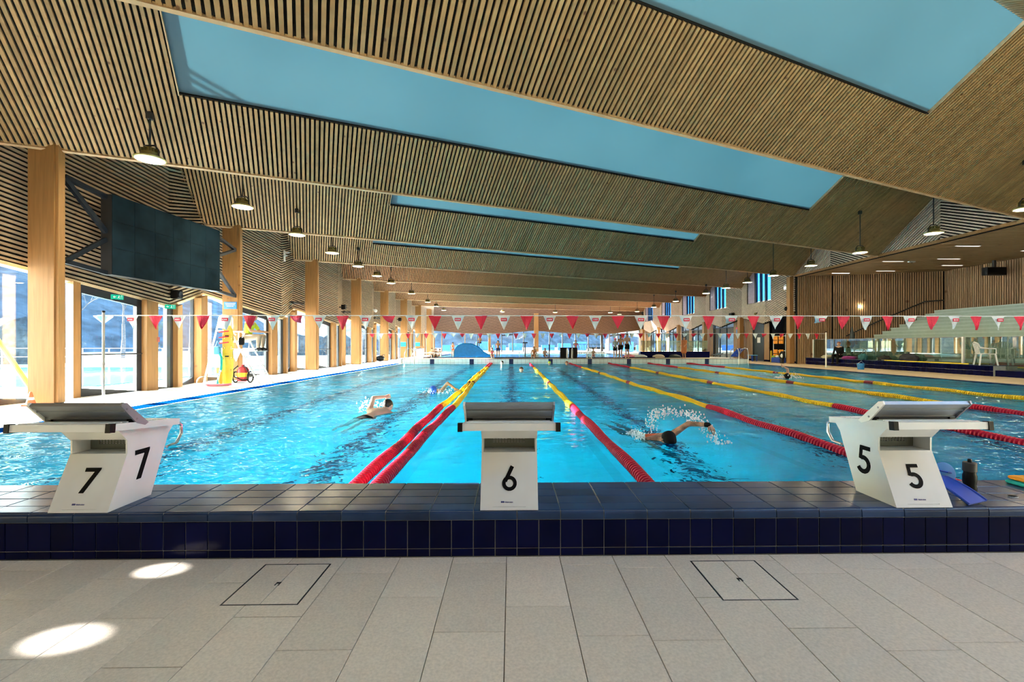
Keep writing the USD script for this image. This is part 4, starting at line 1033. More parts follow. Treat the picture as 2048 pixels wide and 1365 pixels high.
obj('board', frame3(extr(bp, .05), (-8.66, 13.16, .012), (1, 0, 0), (-.0, .03, 1), (0, -1, .03)), M['board_yellow'], bd)
for z in (1.25, 1.42, 1.58): obj('strap', beam((-8.90, 13.125, z), (-8.62, 13.125, z + .03), .02, .035, (0, 0, 1)), M['strap_red'], bd)
for z in (.85, 1.45): obj('buckle', bx(-8.70, -8.60, 13.09, 13.11, z, z + .035), M['black_plastic'], bd)
t = thing('first_aid_bag', 'light blue bag hanging on the side of the lifeguard chair', 'bag', None, None, (.33, .3, 0))
obj('body', rbox(-8.99, -8.83, 13.07, 13.21, .92, 1.16, .03), M['sky_blue'], t); obj('strap', tube([(-8.97, 13.14, 1.15), (-8.9, 13.14, 1.32), (-8.84, 13.14, 1.15)], .012, 6), M['sky_blue'], t)
t = thing('swim_noodle', 'teal foam noodle bent against the yellow rescue board', 'foam noodle', None, None, (.37, .4, 0))
obj('tube', tube([(-8.92, 12.98, .02), (-8.87, 12.99, .25), (-8.83, 13.02, .5), (-8.83, 13.04, .8), (-8.87, 13.04, .95)], .035, 10), M['teal_foam'], t, smooth=50); obj('end', ball((-8.87, 13.04, .95), .036, 1), M['teal_foam'], t)
t = thing('rescue_tube', 'orange rescue tube standing beside the teal noodle', 'rescue tube', None, None, (.30, .4, 0))
obj('tube', tube([(-8.74, 12.98, .02), (-8.76, 12.99, .2), (-8.74, 13.0, .42)], [.045, .055, .03], 10), M['orange_foam'], t, smooth=50); obj('clip', bx(-8.76, -8.72, 12.98, 13.0, .42, .47), M['steel'], t)
t = thing('pink_noodle', 'pink foam noodle lying on the deck by the lifeguard chair', 'foam noodle', None, None, (.3, .35, 0))
obj('tube', tube([(-9.12, 12.95, .05), (-8.98, 12.9, .045), (-8.75, 12.88, .045), (-8.55, 12.95, .05), (-8.42, 13.03, .06)], .036, 10), M['pink_foam'], t, smooth=50); obj('end', ball((-9.12, 12.95, .05), .037, 1), M['pink_foam'], t)
t = thing('rescue_hoop', 'grey metal hoop lying against the pink noodle on the deck', 'hoop', None, None, (.25, .35, 0))
obj('ring', tube([(-9.22 + .13 * math.cos(a), 13.0 + .03 * math.sin(a), .15 + .13 * math.sin(a)) for a in np.linspace(0, 2 * math.pi, 25)[:-1]], .014, 6, closed=True), M['steel'], t, smooth=50)
obj('grip', tube([(-9.12, 12.98, .07), (-9.05, 12.96, .05)], .018, 6), M['black_plastic'], t)
t = thing('red_bucket', 'small orange-red bucket hanging behind the teal noodle', 'bucket', None, None, (.33, .5, 0))
obj('pail', move(lathe([(0, 0), (.06, 0), (.08, .16), (.074, .16), (.056, .01)], 14), (-9.03, 13.2, .36)), M['cone_orange'], t); obj('handle', tube([(-9.11, 13.2, .52), (-9.03, 13.2, .62), (-8.95, 13.2, .52)], .007, 5), M['steel'], t)
ct = thing('fire_extinguisher_cart', 'red extinguisher cart with black hoses and wheels behind the lifeguard ladder', 'extinguisher', None, None, (-.2, 1.0, 0))
obj('cylinder', move(lathe([(0, .06), (.15, .06), (.165, .1), (.165, .42), (.12, .5), (.05, .53), (.05, .58), (0, .58)], 18), (-8.28, 13.55, 0)), M['alarm_red'], ct, smooth=40)
obj('label', move(lathe([(.1662, .2), (.1662, .33)], 18), (-8.28, 13.55, 0)), M['board_yellow'], ct)
for s in (-1, 1): obj('wheel', tube([(-8.28 + s * .23, 13.55 + .16 * math.cos(a), .19 + .165 * math.sin(a)) for a in np.linspace(0, 2 * math.pi, 19)[:-1]], .022, 6, closed=True), M['black_plastic'], ct)
obj('hose', tube([(-8.28, 13.55, .56), (-8.1, 13.4, .5), (-8.0, 13.38, .3), (-8.05, 13.4, .12), (-8.2, 13.38, .1), (-8.45, 13.38, .2), (-8.5, 13.4, .42), (-8.35, 13.4, .55)], .018, 6), M['black_plastic'], ct, smooth=50)
obj('axle', rod((-8.54, 13.55, .19), (-8.02, 13.55, .19), .014, 6), M['steel'], ct)
t = thing('white_towel', 'white towel hung on the rail of the lifeguard chair', 'towel', None, None, (.22, .36, 0))
obj('cloth', join([move(flag_mesh(91, .2, .40, .36), (-8.35, 13.20, 1.05)), bx(-8.5, -8.2, 13.2, 13.27, 1.085, 1.095)]), M['white_paint'], t)

# ------------------------------------------------------------------ things by block 5
mat('fin_blue', (.01, .06, .42), rough=.3); mat('fin_light', (.02, .20, .55), rough=.4)
t = thing('water_bottle', 'black sports water bottle standing on the navy wall beside block 5', 'bottle', None, None, (3.385, 3.30, DZ))
obj('body', lathe([(0, 0), (.038, 0), (.041, .012), (.041, .05), (.037, .07), (.041, .09), (.041, .135), (.036, .15), (.036, .165)], 20), M['black_plastic'], t, smooth=40)
obj('cap', lathe([(.039, .165), (.041, .17), (.041, .225), (.036, .232), (0, .232)], 20), mat('cap_grey', (.035, .036, .038), rough=.5), t, smooth=40)
obj('spout', lathe([(.013, .232), (.013, .25), (.009, .256), (0, .256)], 12), M['black_plastic'], t)
t = thing('swim_fin', 'dark blue swim fin lying against starting block 5', 'swim fin')
FC = [A(p) for p in ((3.035, 3.34, .255), (3.205, 3.30, .232), (3.30, 3.10, .122), (3.115, 3.045, .114))]
fin = lambda a, b, w: (FC[0] * (1 - a) + FC[1] * a) * (1 - b) + (FC[3] * (1 - a) + FC[2] * a) * b + A([0, -.3, 1]) * (w + .012 * math.sin(b * 3.1))
vs = [fin(a, b, w) for w in (0, .009) for b in np.linspace(0, 1, 8) for a in np.linspace(0, 1, 5)]; fs = []
for r in range(7):
    for c in range(4):
        a = r * 5 + c; fs += [[a, a + 6, a + 1], [a, a + 5, a + 6], [a + 40, a + 41, a + 46], [a + 40, a + 46, a + 45]]
for c in range(4): fs += [[c, c + 1, c + 41], [c, c + 41, c + 40], [35 + c, 76 + c, 36 + c], [35 + c, 75 + c, 76 + c]]
for r in range(7): a, b = r * 5, r * 5 + 4; fs += [[a, a + 40, a + 45], [a, a + 45, a + 5], [b, b + 45, b + 40], [b, b + 5, b + 45]]
obj('blade', (A(vs), A(fs)), M['fin_blue'], t, smooth=40)
for a in (.03, .97): obj('rib', tube([fin(a, b, .009) for b in np.linspace(0, 1, 8)], .008, 6), M['fin_blue'], t)
t = thing('swim_paddle', 'round light blue paddle standing behind starting block 5', 'paddle')
obj('plate', frame3(extr(affinity.scale(Point(0, 0).buffer(.085), 1, .95), .009), (3.315, 3.43, DZ + .115), (1, 0, 0), (0, .25, .97), (0, -.97, .25)), M['fin_light'], t)
obj('strap', tube([(3.265, 3.42, DZ + .14), (3.315, 3.40, DZ + .13), (3.365, 3.42, DZ + .12)], .006, 6), M['fin_blue'], t)
for i, (z, m, lab, dx) in enumerate(((0, 'teal_foam', 'teal kickboard under the orange one at the right edge of the navy wall', 0), (.032, 'orange_foam', 'orange kickboard on the teal one at the right edge of the navy wall', .02))):
    t = thing('kickboard', lab, 'kickboard')
    obj('board', rbox(3.93 + dx, 4.40, 3.30 + dx, 3.56, DZ + .002 + z, DZ + .03 + z, .013), M[m], t)
    obj('edge_band', bx(3.96 + dx, 4.38, 3.2985 + dx, 3.3005 + dx, DZ + .01 + z, DZ + .016 + z), M['white_paint'], t)
t = thing('bathing_cap', 'small dark bathing cap lying on the wet navy tiles near the kickboards', 'bathing cap')
obj('dome', ball((3.62, 3.22, DZ + .004), .03, 2, (1, .8, .35)), M['black_plastic'], t, smooth=True); obj('rim', tube([(3.62 + .03 * math.cos(a), 3.22 + .024 * math.sin(a), DZ + .003) for a in np.linspace(0, 2 * math.pi, 15)[:-1]], .003, 5, closed=True), M['white_paint'], t)

# ------------------------------------------------------------------ right side: plinth, niche, posters, loungers
def plastic_chair(x, y, z, rz, lab):
    t = thing('plastic_chair', lab, 'chair', None, None, (x, y, z), rz)
    obj('seat', rbox(-.24, .24, -.22, .24, .42, .455, .015), M['white_plastic'], t)
    for sx in (-1, 1):
        for sy in (-1, 1): obj('leg', beam((sx * .27, sy * .26, .0), (sx * .22, sy * .2, .43), .05, .04, (0, 1, 0)), M['white_plastic'], t)
        obj('armrest', tube([(sx * .26, -.22, .45), (sx * .28, -.2, .64), (sx * .28, .1, .66), (sx * .26, .24, .70)], .024, 6), M['white_plastic'], t)
    for i in range(7): obj('back_slat', beam((-.18 + i * .06, .22, .46), (-.2 + i * .066, .30, .86), .04, .016, (0, 1, 0)), M['white_plastic'], t)
    obj('top_rail', tube([(-.26, .24, .70), (-.24, .29, .84), (0, .32, .90), (.24, .29, .84), (.26, .24, .70)], .022, 6), M['white_plastic'], t)
plastic_chair(18.42, 17.35, .415, 62, 'white slatted plastic armchair on the plinth in front of the glass')
t = thing('long_pole', 'yellow rescue pole lying along the top of the navy plinth', 'pole')
obj('tube', rod((18.31, 17.9, .44), (18.31, 22.0, .445), .024, 8), M['pole_yellow'], t); obj('hook', tube([(18.31, 22.0, .445), (18.33, 22.2, .445), (18.42, 22.28, .45), (18.5, 22.18, .45)], .014, 6), M['steel'], t)
t = thing('blue_bucket', 'blue bucket on the beige deck in front of the plinth', 'bucket')
obj('pail', move(lathe([(0, 0), (.13, 0), (.16, .30), (.15, .30), (.12, .02)], 18), (16.9, 21.7, .012)), M['fin_light'], t); obj('handle', tube([(16.74, 21.7, .3), (16.9, 21.66, .42), (17.06, 21.7, .3)], .01, 6), M['steel'], t)
for i, (x, y, s, c, lab) in enumerate(((18.55, 26.4, (.32, .2, .14), (.45, .42, .30), 'pale towel bundle at the far end of the plinth'), (18.5, 24.6, (.36, .25, .12), (.25, .03, .2), 'purple swim bag on the plinth beside the seated person'), (18.5, 23.6, (.2, .22, .22), (.02, .12, .14), 'dark teal swim bag standing on the plinth'),
                                      (18.56, 22.3, (.2, .34, .17), (.012, .013, .012), 'black crumpled jacket lying on the plinth'), (18.56, 20.9, (.2, .5, .26), (.02, .02, .03), 'large dark gym bag on the plinth by the yellow pole'))):
    t = thing('swim_bag' if 'bag' in lab else 'bundle', lab, 'bag' if 'bag' in lab else ('towel' if 'towel' in lab else 'jacket'))
    m = trimesh.creation.icosphere(3, 1.0); vv = np.asarray(m.vertices) * A(s) * (1 + .35 * (meshkit.noise(np.asarray(m.vertices) * 2.5 + i * 9, i)[:, None] - .5)); vv[:, 2] = np.maximum(vv[:, 2], -s[2] * .5)
    obj('body', (vv + A([x, y, .416 + s[2] * .5]), np.asarray(m.faces)), mat('bag_%d' % i if False else ('cloth_tone_' + 'abcde'[i]), c, rough=.8), t, smooth=True)
    obj('strap', tube([(x - s[0] * .5, y, .42 + s[2]), (x, y, .46 + s[2] * 1.5), (x + s[0] * .5, y, .42 + s[2])], .014, 6), M['black_plastic'], t)
t = thing('closed_parasol', 'closed dark parasol standing behind the glass balustrade', 'parasol')
obj('canopy', move(lathe([(.03, .6), (.14, .75), (.11, 1.3), (.03, 1.75), (0, 1.8)], 12), (18.98, 25.0, .42)), M['door_dark'], t, smooth=40); obj('pole', rod((18.98, 25, .41), (18.98, 25, 1.1), .03, 8), M['alu'], t); obj('base', move(lathe([(0, 0), (.2, 0), (.2, .05), (0, .07)], 14), (18.98, 25, .41)), M['black_metal'], t)
# life-jacket rack in the niche
rk = thing('life_jacket_rack', 'white wheeled rack frame in the dark niche of the right wall', 'rack')
for y in (30.1, 31.5): obj('upright', join([rod((18.35, y, .05), (18.35, y, 1.9), .025, 8), rod((18.35, y, .06), (18.9, y, .06), .025, 8)]), M['white_paint'], rk)
for z in (.75, 1.75): obj('rail', rod((18.35, 30.1, z + .05), (18.35, 31.5, z + .05), .02, 8), M['white_paint'], rk)
mat('jacket_orange', (.95, .33, .01), rough=.6)
for i, (y, z) in enumerate(((30.48, .80), (31.12, .80), (31.12, 1.72), (30.48, 1.72))):
    t = thing('life_jacket', 'orange life jacket on the rack, %s' % ['lower right', 'lower left', 'upper left', 'upper right'][i], 'life jacket', 'life jackets in the niche')
    obj('panel', rbox(18.24, 18.32, y - .235, y - .01, z - .45, z + .08, .03), M['jacket_orange'], t); obj('panel', rbox(18.24, 18.32, y + .01, y + .235, z - .45, z + .08, .03), M['jacket_orange'], t)
    obj('belt', bx(18.232, 18.245, y - .24, y + .24, z - .22, z - .18), M['black_plastic'], t)
t = thing('float_tub', 'navy tub of green and white balls and floats below the life jackets', 'tub')
obj('tub', rbox(17.62, 18.05, 29.55, 30.55, .012, .36, .04), M['fin_blue'], t)
rr = random.Random(5); mat('ball_green', (.25, .5, .08), rough=.5)
for i in range(9): obj('ball', ball((17.84 + rr.uniform(-.14, .14), 29.66 + i * .095, .40 + rr.uniform(-.01, .06)), .085, 1), M['ball_green' if i % 3 else 'white_plastic'], t, smooth=True)
t = thing('hose_reel', 'black hose reel with a white hub beside the niche', 'hose reel')
obj('reel', tube([(17.42, 28.95 + .2 * math.cos(a), .5 + .22 * math.sin(a)) for a in np.linspace(0, 2 * math.pi, 21)[:-1]], .07, 8, closed=True), M['black_plastic'], t, smooth=60); obj('hub', ball((17.42, 28.95, .5), .14, 2, (.6, 1, 1)), M['white_plastic'], t); obj('stand', bx(17.35, 17.49, 28.85, 29.05, .012, .32), M['black_metal'], t)
t = thing('yellow_post', 'short yellow post at the edge of the niche', 'post')
obj('post', rod((17.75, 30.75, .012), (17.75, 30.75, .75), .06, 8), M['board_yellow'], t); obj('cap', ball((17.75, 30.75, .75), .062, 1), M['board_yellow'], t)
t = thing('low_stool', 'small navy stool with a pale top in front of the dark door', 'stool')
obj('top', rbox(17.45, 17.85, 32.6, 33.4, .42, .46, .015), M['sky_blue'], t)
for y in (32.66, 33.34): [obj('leg', bx(x, x + .05, y - .03, y + .03, .012, .42), M['fin_blue'], t) for x in (17.48, 17.77)]
mat('poster_pink', (.75, .05, .18), rough=.5); mat('poster_blue', (.10, .25, .55), rough=.5)
t = thing('wall_poster', 'pink and blue poster high on the wood panelled wall', 'poster')
obj('sheet', bx(18.155, 18.175, 35.3, 36.4, 1.9, 2.62), M['poster_pink'], t); obj('picture', bx(18.15, 18.156, 35.9, 36.4, 1.9, 2.45), M['poster_blue'], t); obj('edge', bx(18.15, 18.18, 35.2, 35.3, 1.9, 2.65), M['black_plastic'], t)
t = thing('wall_poster', 'pale blue poster below the pink one on the panelled wall', 'poster')
obj('sheet', bx(18.155, 18.175, 35.45, 36.15, .98, 1.72), mat('poster_sky', (.45, .62, .78), rough=.5), t); obj('picture', bx(18.15, 18.156, 35.6, 36.0, 1.1, 1.4), M['poster_blue'], t)
for i, (y, lab) in enumerate(((33.0, 'dark blue folding deckchair tilted up beside the ladder rails'), (36.4, 'dark folded deckchair lying flat by the right wall'))):
    t = thing('deck_chair', lab, 'deck chair')
    tl = 1.05 if i == 0 else .25
    obj('fabric', beam((16.3, y, .35), (17.1, y + .5, .35 + tl * .55), .55, .03), M['fin_blue' if i == 0 else 'door_dark'], t)
    for o in (-.3, .3): obj('leg', join([rod((16.2, y + o, .012), (17.15, y + .5 + o, .4 + tl * .55), .022, 6), rod((17.1, y + o, .012), (16.4, y + .2 + o, .5), .022, 6)]), M['alu'], t)
for i, (x, lab) in enumerate(((14.35, 'bent steel grab rail of the pool ladder by the right deckchair, left one'), (14.95, 'bent steel grab rail of the pool ladder by the right deckchair, right one'))):
    t = thing('ladder_rail', lab, 'grab rail', 'right ladder rails')
    obj('tube', tube([(x, 28.4, -.6), (x, 28.42, .7), (x, 28.55, .95), (x, 28.9, 1.0), (x, 29.4, .9), (x, 29.55, .6), (x, 29.55, .32)], .028, 8), M['steel'], t, smooth=50); obj('foot', move(lathe([(0, 0), (.06, 0), (.06, .02), (0, .03)], 10), (x, 29.55, .30)), M['steel'], t)
for i, (x, lab) in enumerate(((-6.6, 'curled steel ladder handrail at the far left pool corner, left one'), (-6.0, 'curled steel ladder handrail at the far left pool corner, right one'))):
    t = thing('ladder_rail', lab, 'grab rail', 'left ladder rails')
    obj('tube', tube([(x, 28.3, -.6), (x, 28.3, .6), (x + .1, 28.35, .95), (x + .35, 28.6, 1.02), (x + .45, 29.0, .8), (x + .25, 29.3, .55), (x + .2, 29.4, .31)], .028, 8), M['steel'], t, smooth=50); obj('foot', move(lathe([(0, 0), (.06, 0), (.06, .02), (0, .03)], 10), (x + .2, 29.4, .30)), M['steel'], t)
t = thing('wall_camera', 'black ball camera under the last window of the right wall', 'camera')
obj('ball', ball((17.6, 28.75, 3.52), .15, 2), M['black_plastic'], t, smooth=True); obj('arm', bx(17.6, 17.8, 28.7, 28.8, 3.6, 3.7), M['black_metal'], t)
t = thing('wall_camera', 'small dark camera on the right slatted wall below the first window', 'camera')
obj('ball', ball((17.66, 32.6, 3.45), .09, 2), M['lamp_body'], t, smooth=True); obj('arm', bx(17.66, 17.8, 32.56, 32.64, 3.45, 3.52), M['black_metal'], t)
t = thing('wall_speaker', 'black loudspeaker on the right wall between the first two windows', 'loudspeaker')
obj('box', rbox(17.5, 17.75, 35.8, 36.3, 3.4, 3.75, .03), M['black_plastic'], t); obj('bracket', bx(17.7, 17.82, 36.0, 36.1, 3.5, 3.6), M['black_metal'], t)
t = thing('wall_lamp', 'small lit white sensor lamp on the slatted wall above the stand', 'wall lamp')
obj('globe', ball((21.3, 27.42, 3.55), .07, 2), M['lamp_lens'], t, smooth=True); obj('base', bx(21.2, 21.4, 27.46, 27.52, 3.48, 3.62), M['lamp_body'], t)
t = thing('white_fixture', 'white emergency light on the slatted wall beside the first window', 'emergency light')
obj('box', rbox(17.68, 17.75, 28.95, 29.2, 4.75, 5.1, .015), M['white_plastic'], t); obj('lamp', bx(17.675, 17.68, 28.98, 29.17, 4.8, 4.95), M['line_light'], t)

# ------------------------------------------------------------------ training pool things, seen small
mat('slide_blue', (.01, .17, .50), rough=.3)
wh = thing('whale_slide', 'big rounded blue play slide behind the white bulkhead', 'play slide')
prof = Polygon([(-1.15, 0), (-1.12, .38), (-.9, .75), (-.45, .92), (.15, .90), (.6, .70), (.95, .35), (1.35, .12), (1.6, .05), (1.6, 0)])
obj('hump', frame3(extr(prof, 1.1), (-2.95, 33.4, .36), (1, 0, 0), (0, 0, 1), (0, -1, 0)), M['slide_blue'], wh, smooth=30)
obj('rim', frame3(tube([(p[0], p[1], 0) for p in list(prof.exterior.coords)[:-2]], .05, 8), (-2.95, 32.32, .36), (1, 0, 0), (0, 0, 1), (0, -1, 0)), M['slide_blue'], wh)
for i, x in enumerate((3.55, 4.15)):
    t = thing('black_crate', 'black box on the far walkway, %s of the pair' % ('left' if i == 0 else 'right'), 'box', 'black boxes on the bulkhead')
    obj('box', rbox(x - .26, x + .26, 30.3, 30.75, .31, .98, .02), M['black_plastic'], t); obj('lid', rbox(x - .28, x + .28, 30.28, 30.77, .97, 1.02, .015), M['black_plastic'], t)
for i, (x, y, h, lab) in enumerate(((.95, 30.5, 1.0, 'thin black T-shaped post left of the centre column'), (2.55, 30.4, .85, 'thin black post right of the centre column'))):
    t = thing('post', lab, 'post')
    obj('pole', rod((x, y, .31), (x, y, .31 + h), .035, 8), M['black_metal'], t); obj('head', bx(x - (.16 if i == 0 else .05), x + (.16 if i == 0 else .05), y - .03, y + .03, .31 + h, .38 + h), M['black_metal'], t)
for i, (x0, x1, y, lab) in enumerate(((3.70, 4.02, 29.65, 'pair of white grab rails in front of the black boxes'), (5.0, 5.25, 29.6, 'white grab rail pair right of the black boxes'), (.6, 1.7, 33.0, 'low white rail of the training pool'))):
    t = thing('pool_rail', lab, 'grab rail')
    if i < 2:
        for x in (x0, x1): obj('upright', tube([(x, y, .31), (x, y, .9), (x, y + .2, 1.0), (x, y + .5, .9), (x, y + .55, .33)], .025, 6), M['white_paint'], t)
    else:
        obj('bar', rod((x0, y, .95), (x1 + 2, y, .95), .025, 6), M['white_paint'], t)
        for x in (x0, x1, x1 + 2): obj('upright', rod((x, y, .3), (x, y, .95), .022, 6), M['white_paint'], t)
t = thing('pool_fence', 'pale grey barred fence on the far deck', 'fence')
obj('rail', join([rod((6.2, 45.0, 1.25), (9.3, 45.2, 1.25), .03, 6), rod((6.2, 45.0, .45), (9.3, 45.2, .45), .03, 6)]), M['alu'], t)
for i in range(13): obj('bar', rod((6.25 + i * .25, 45.0 + i * .016, .3), (6.25 + i * .25, 45.0 + i * .016, 1.25), .02, 6), M['alu'], t)
t = thing('glass_barrier', 'clear glass barrier at the right end of the training pool', 'glass barrier')
for i in range(5): obj('pane', bx(9.2 + i * .95, 10.12 + i * .95, 32.0, 32.02, .75, 1.5), M['balustrade_glass'], t)
obj('plinth', bx(9.1, 14.0, 31.85, 32.3, .3, .72), M['navy_tile'], t)
for i, (x, y, c, lab) in enumerate(((9.0, 31.4, 'white_paint', 'white towel heap at the foot of the glass barrier, first'), (10.2, 31.3, 'pale_slat', 'sandy towel heap at the foot of the glass barrier'), (8.2, 31.5, 'pink_foam', 'pinkish towel heap near the three standing swimmers'), (11.3, 31.2, 'door_dark', 'dark bag at the right foot of the glass barrier'))):
    t = thing('towel_heap', lab, 'towel' if 'towel' in lab else 'bag')
    m = trimesh.creation.icosphere(2, 1.0); vv = np.asarray(m.vertices) * A([.42, .25, .17]) * (1 + .4 * (meshkit.noise(np.asarray(m.vertices) * 3 + i * 5, i)[:, None] - .5)); vv[:, 2] = np.maximum(vv[:, 2], -.06)
    obj('cloth', (vv + A([x, y, .37]), np.asarray(m.faces)), M[c], t, smooth=True); obj('fold', tube([(x - .3, y - .2, .40), (x, y - .24, .44), (x + .3, y - .18, .39)], .03, 6), M[c], t)
t = thing('pool_bench', 'long low white bench on the left far deck', 'bench')
obj('seat', bx(-6.4, -4.6, 30.9, 31.3, .62, .68), M['white_paint'], t)
for x in (-6.2, -4.8): obj('leg', bx(x - .04, x + .04, 30.95, 31.25, .3, .62), M['white_paint'], t)
t = thing('rescue_float_sign', 'orange-red board with a white sheet on the left far deck', 'board')
obj('board', bx(-6.9, -6.3, 33.2, 33.26, .3, 1.1), M['white_paint'], t); obj('stripe', bx(-6.9, -6.3, 33.18, 33.2, .95, 1.1), M['cone_orange'], t)
for k, c, y, lab in ((0, 'teal_foam', 40.3, 'teal band sign on the sixth column of the left facade'), (1, 'teal_foam', 46.5, 'teal band sign on the seventh column of the left facade')):
    t = thing('column_sign', lab, 'sign'); obj('plate', bx(-9.75, -9.28, y + .03, y + .045, 1.05, 1.45), M[c], t); obj('edge', bx(-9.76, -9.27, y + .035, y + .05, 1.44, 1.47), M['white_paint'], t)

# ------------------------------------------------------------------ two added, unseen spotlights standing in for the sun ovals on the floor
for i, (tx_, ty_, sz) in enumerate(((-2.12, 2.20, 1.15), (-2.17, 2.86, .95))):
    o = A([-7.6, 1.9 + .6 * i, 4.4]); tg = A([tx_, ty_, FZ]); d = nrm(tg - o)
    t = thing('spotlight', 'added unseen spot beam standing in for sun on the floor, %s' % ('near one' if i == 0 else 'far one'), 'spotlight', 'added floor spotlights')
    ex = nrm(np.cross(d, (0, 0, 1))); ey = np.cross(d, ex)
    obj('barrel', frame3(lathe([(0, -.3), (.07, -.28), (.075, .0), (.068, .0), (.06, -.22)], 16), o, ex, ey, d), M['black_metal'], t)
    obj('stem', rod(o - d * .2, (o[0] - .1, o[1], ceil_z(o[0], o[1]) + .05), .02, 6), M['black_metal'], t)
    li = UsdLux.SphereLight.Define(stage, str(t.GetPath()) + '/bulb'); li.CreateRadiusAttr(.012); li.CreateNormalizeAttr(True); li.CreateIntensityAttr(40.0); li.CreateColorAttr(Gf.Vec3f(1, .98, .95))
    sh = UsdLux.ShapingAPI.Apply(li.GetPrim()); sh.CreateShapingConeAngleAttr(sz); sh.CreateShapingConeSoftnessAttr(1.0)
    mtx = Gf.Matrix4d(*[float(q) for q in (*ex, 0, *(-ey), 0, *(-d), 0, *(o + d * .01), 1)]); li.AddTransformOp().Set(mtx)
# ------------------------------------------------------------------ people
mat('skin_light', (.58, .36, .26), rough=.5, var=.06); mat('skin_tan', (.42, .23, .14), rough=.5, var=.06); mat('skin_pale', (.66, .47, .38), rough=.45, var=.05)
mat('skin_inked', (.36, .20, .13), rough=.45, var=.55, scale=17); mat('hair_dark', (.015, .011, .009), rough=.5, bump=.3); mat('hair_brown', (.09, .045, .02), rough=.55, bump=.3); mat('hair_red', (.28, .09, .04), rough=.55, bump=.3)
mat('cloth_black', (.004, .004, .005), rough=.7, spec=.15); mat('cloth_hivis', (.62, .80, .06), rough=.7); mat('cloth_tan', (.42, .33, .25), rough=.8); mat('cloth_orange', (.80, .14, .04), rough=.6); mat('cloth_navy', (.012, .02, .06), rough=.6)
mat('cap_blue', (.02, .12, .60), rough=.35); mat('cap_lime', (.55, .65, .05), rough=.4); mat('cloth_pink', (.7, .12, .25), rough=.7); mat('cloth_grey', (.45, .52, .50), rough=.8); mat('cloth_rust', (.45, .15, .05), rough=.8); mat('eye_dark', (.01, .01, .01), rough=.2)
_sp = {}
def sph(c, r, n=10):
    k = (round(r, 4), n)
    if k not in _sp: _sp[k] = m3.Manifold.sphere(r, n)
    return _sp[k].translate(tuple(map(float, c)))
def bone(a, ra, b, rb, n=10): return m3.Manifold.batch_hull([sph(a, ra, n), sph(b, rb, n)])
def hullof(*cr, n=10): return m3.Manifold.batch_hull([sph(c, r, n) for c, r in cr])
def soft(man, ln=None, it=8):
    """refine and relax so that the limbs flow into each other"""
    if ln is None: return man
    mm = man.refine_to_length(ln).to_mesh()
    t = trimesh.Trimesh(np.asarray(mm.vert_properties)[:, :3], np.asarray(mm.tri_verts), process=True)
    trimesh.smoothing.filter_taubin(t, .5, .53, iterations=it)
    return t
def stand(h=1.75, arms=((-.05, .02), (.05, .02)), bend=0.0, step=.0):
    """joints of a standing figure facing -y, feet at z = 0"""
    s = h / 1.75; J = {}
    for sd, sx in (('l', 1), ('r', -1)):
        J['hip' + sd] = (sx * .09, 0, .93); J['knee' + sd] = (sx * .105, -.03 - sx * step, .50); J['ank' + sd] = (sx * .11, .01 - sx * step, .08)
        J['sho' + sd] = (sx * .185, -bend * .3, 1.42); out, fwd = arms[0 if sx > 0 else 1]
        J['elb' + sd] = (sx * (.225 + abs(out)), .02 - fwd * .5 - bend * .3, 1.14 + abs(out) * .4); J['wri' + sd] = (sx * (.235 + abs(out) * .4), -.05 - fwd * 2 - bend * .3, .90 + fwd * 1.2 + abs(out))
    J['pel'] = (0, 0, .97); J['che'] = (0, -bend * .25, 1.30); J['nec'] = (0, -bend * .35, 1.47); J['hea'] = (0, -.015 - bend * .4, 1.625)
    return {k: A(v) * s for k, v in J.items()}, s
def place(J, loc, rz):
    c, s = math.cos(math.radians(rz)), math.sin(math.radians(rz))
    return {k: A([c * v[0] - s * v[1] + loc[0], s * v[0] + c * v[1] + loc[1], v[2] + loc[2]]) for k, v in J.items()}
def hand(w, d, side, s=1.0, curl=.35):
    """palm, four bent fingers and a thumb from the wrist w along d; side points to the thumb"""
    d = nrm(d); side = nrm(side - d * np.dot(side, d)); nn = np.cross(d, side); out = [hullof((w, .022 * s), (w + d * .075 * s + side * .028 * s, .014 * s), (w + d * .075 * s - side * .03 * s, .013 * s), n=8)]
    for i, (o, L) in enumerate(((.03, .07), (.010, .08), (-.011, .074), (-.031, .058))):
        a = w + d * .08 * s + side * o * s; b = a + (d * math.cos(curl) + nn * math.sin(curl)) * L * .55 * s; c = b + (d * math.cos(curl * 2.2) + nn * math.sin(curl * 2.2)) * L * .45 * s
        out += [bone(a, .0095 * s, b, .0088 * s, 8), bone(b, .0088 * s, c, .0075 * s, 8)]
    a = w + d * .02 * s + side * .022 * s; b = a + (d * .6 + side * .8) * .045 * s; c = b + (d * .9 + side * .3) * .03 * s
    return out + [bone(a, .012 * s, b, .010 * s, 8), bone(b, .010 * s, c, .008 * s, 8)]
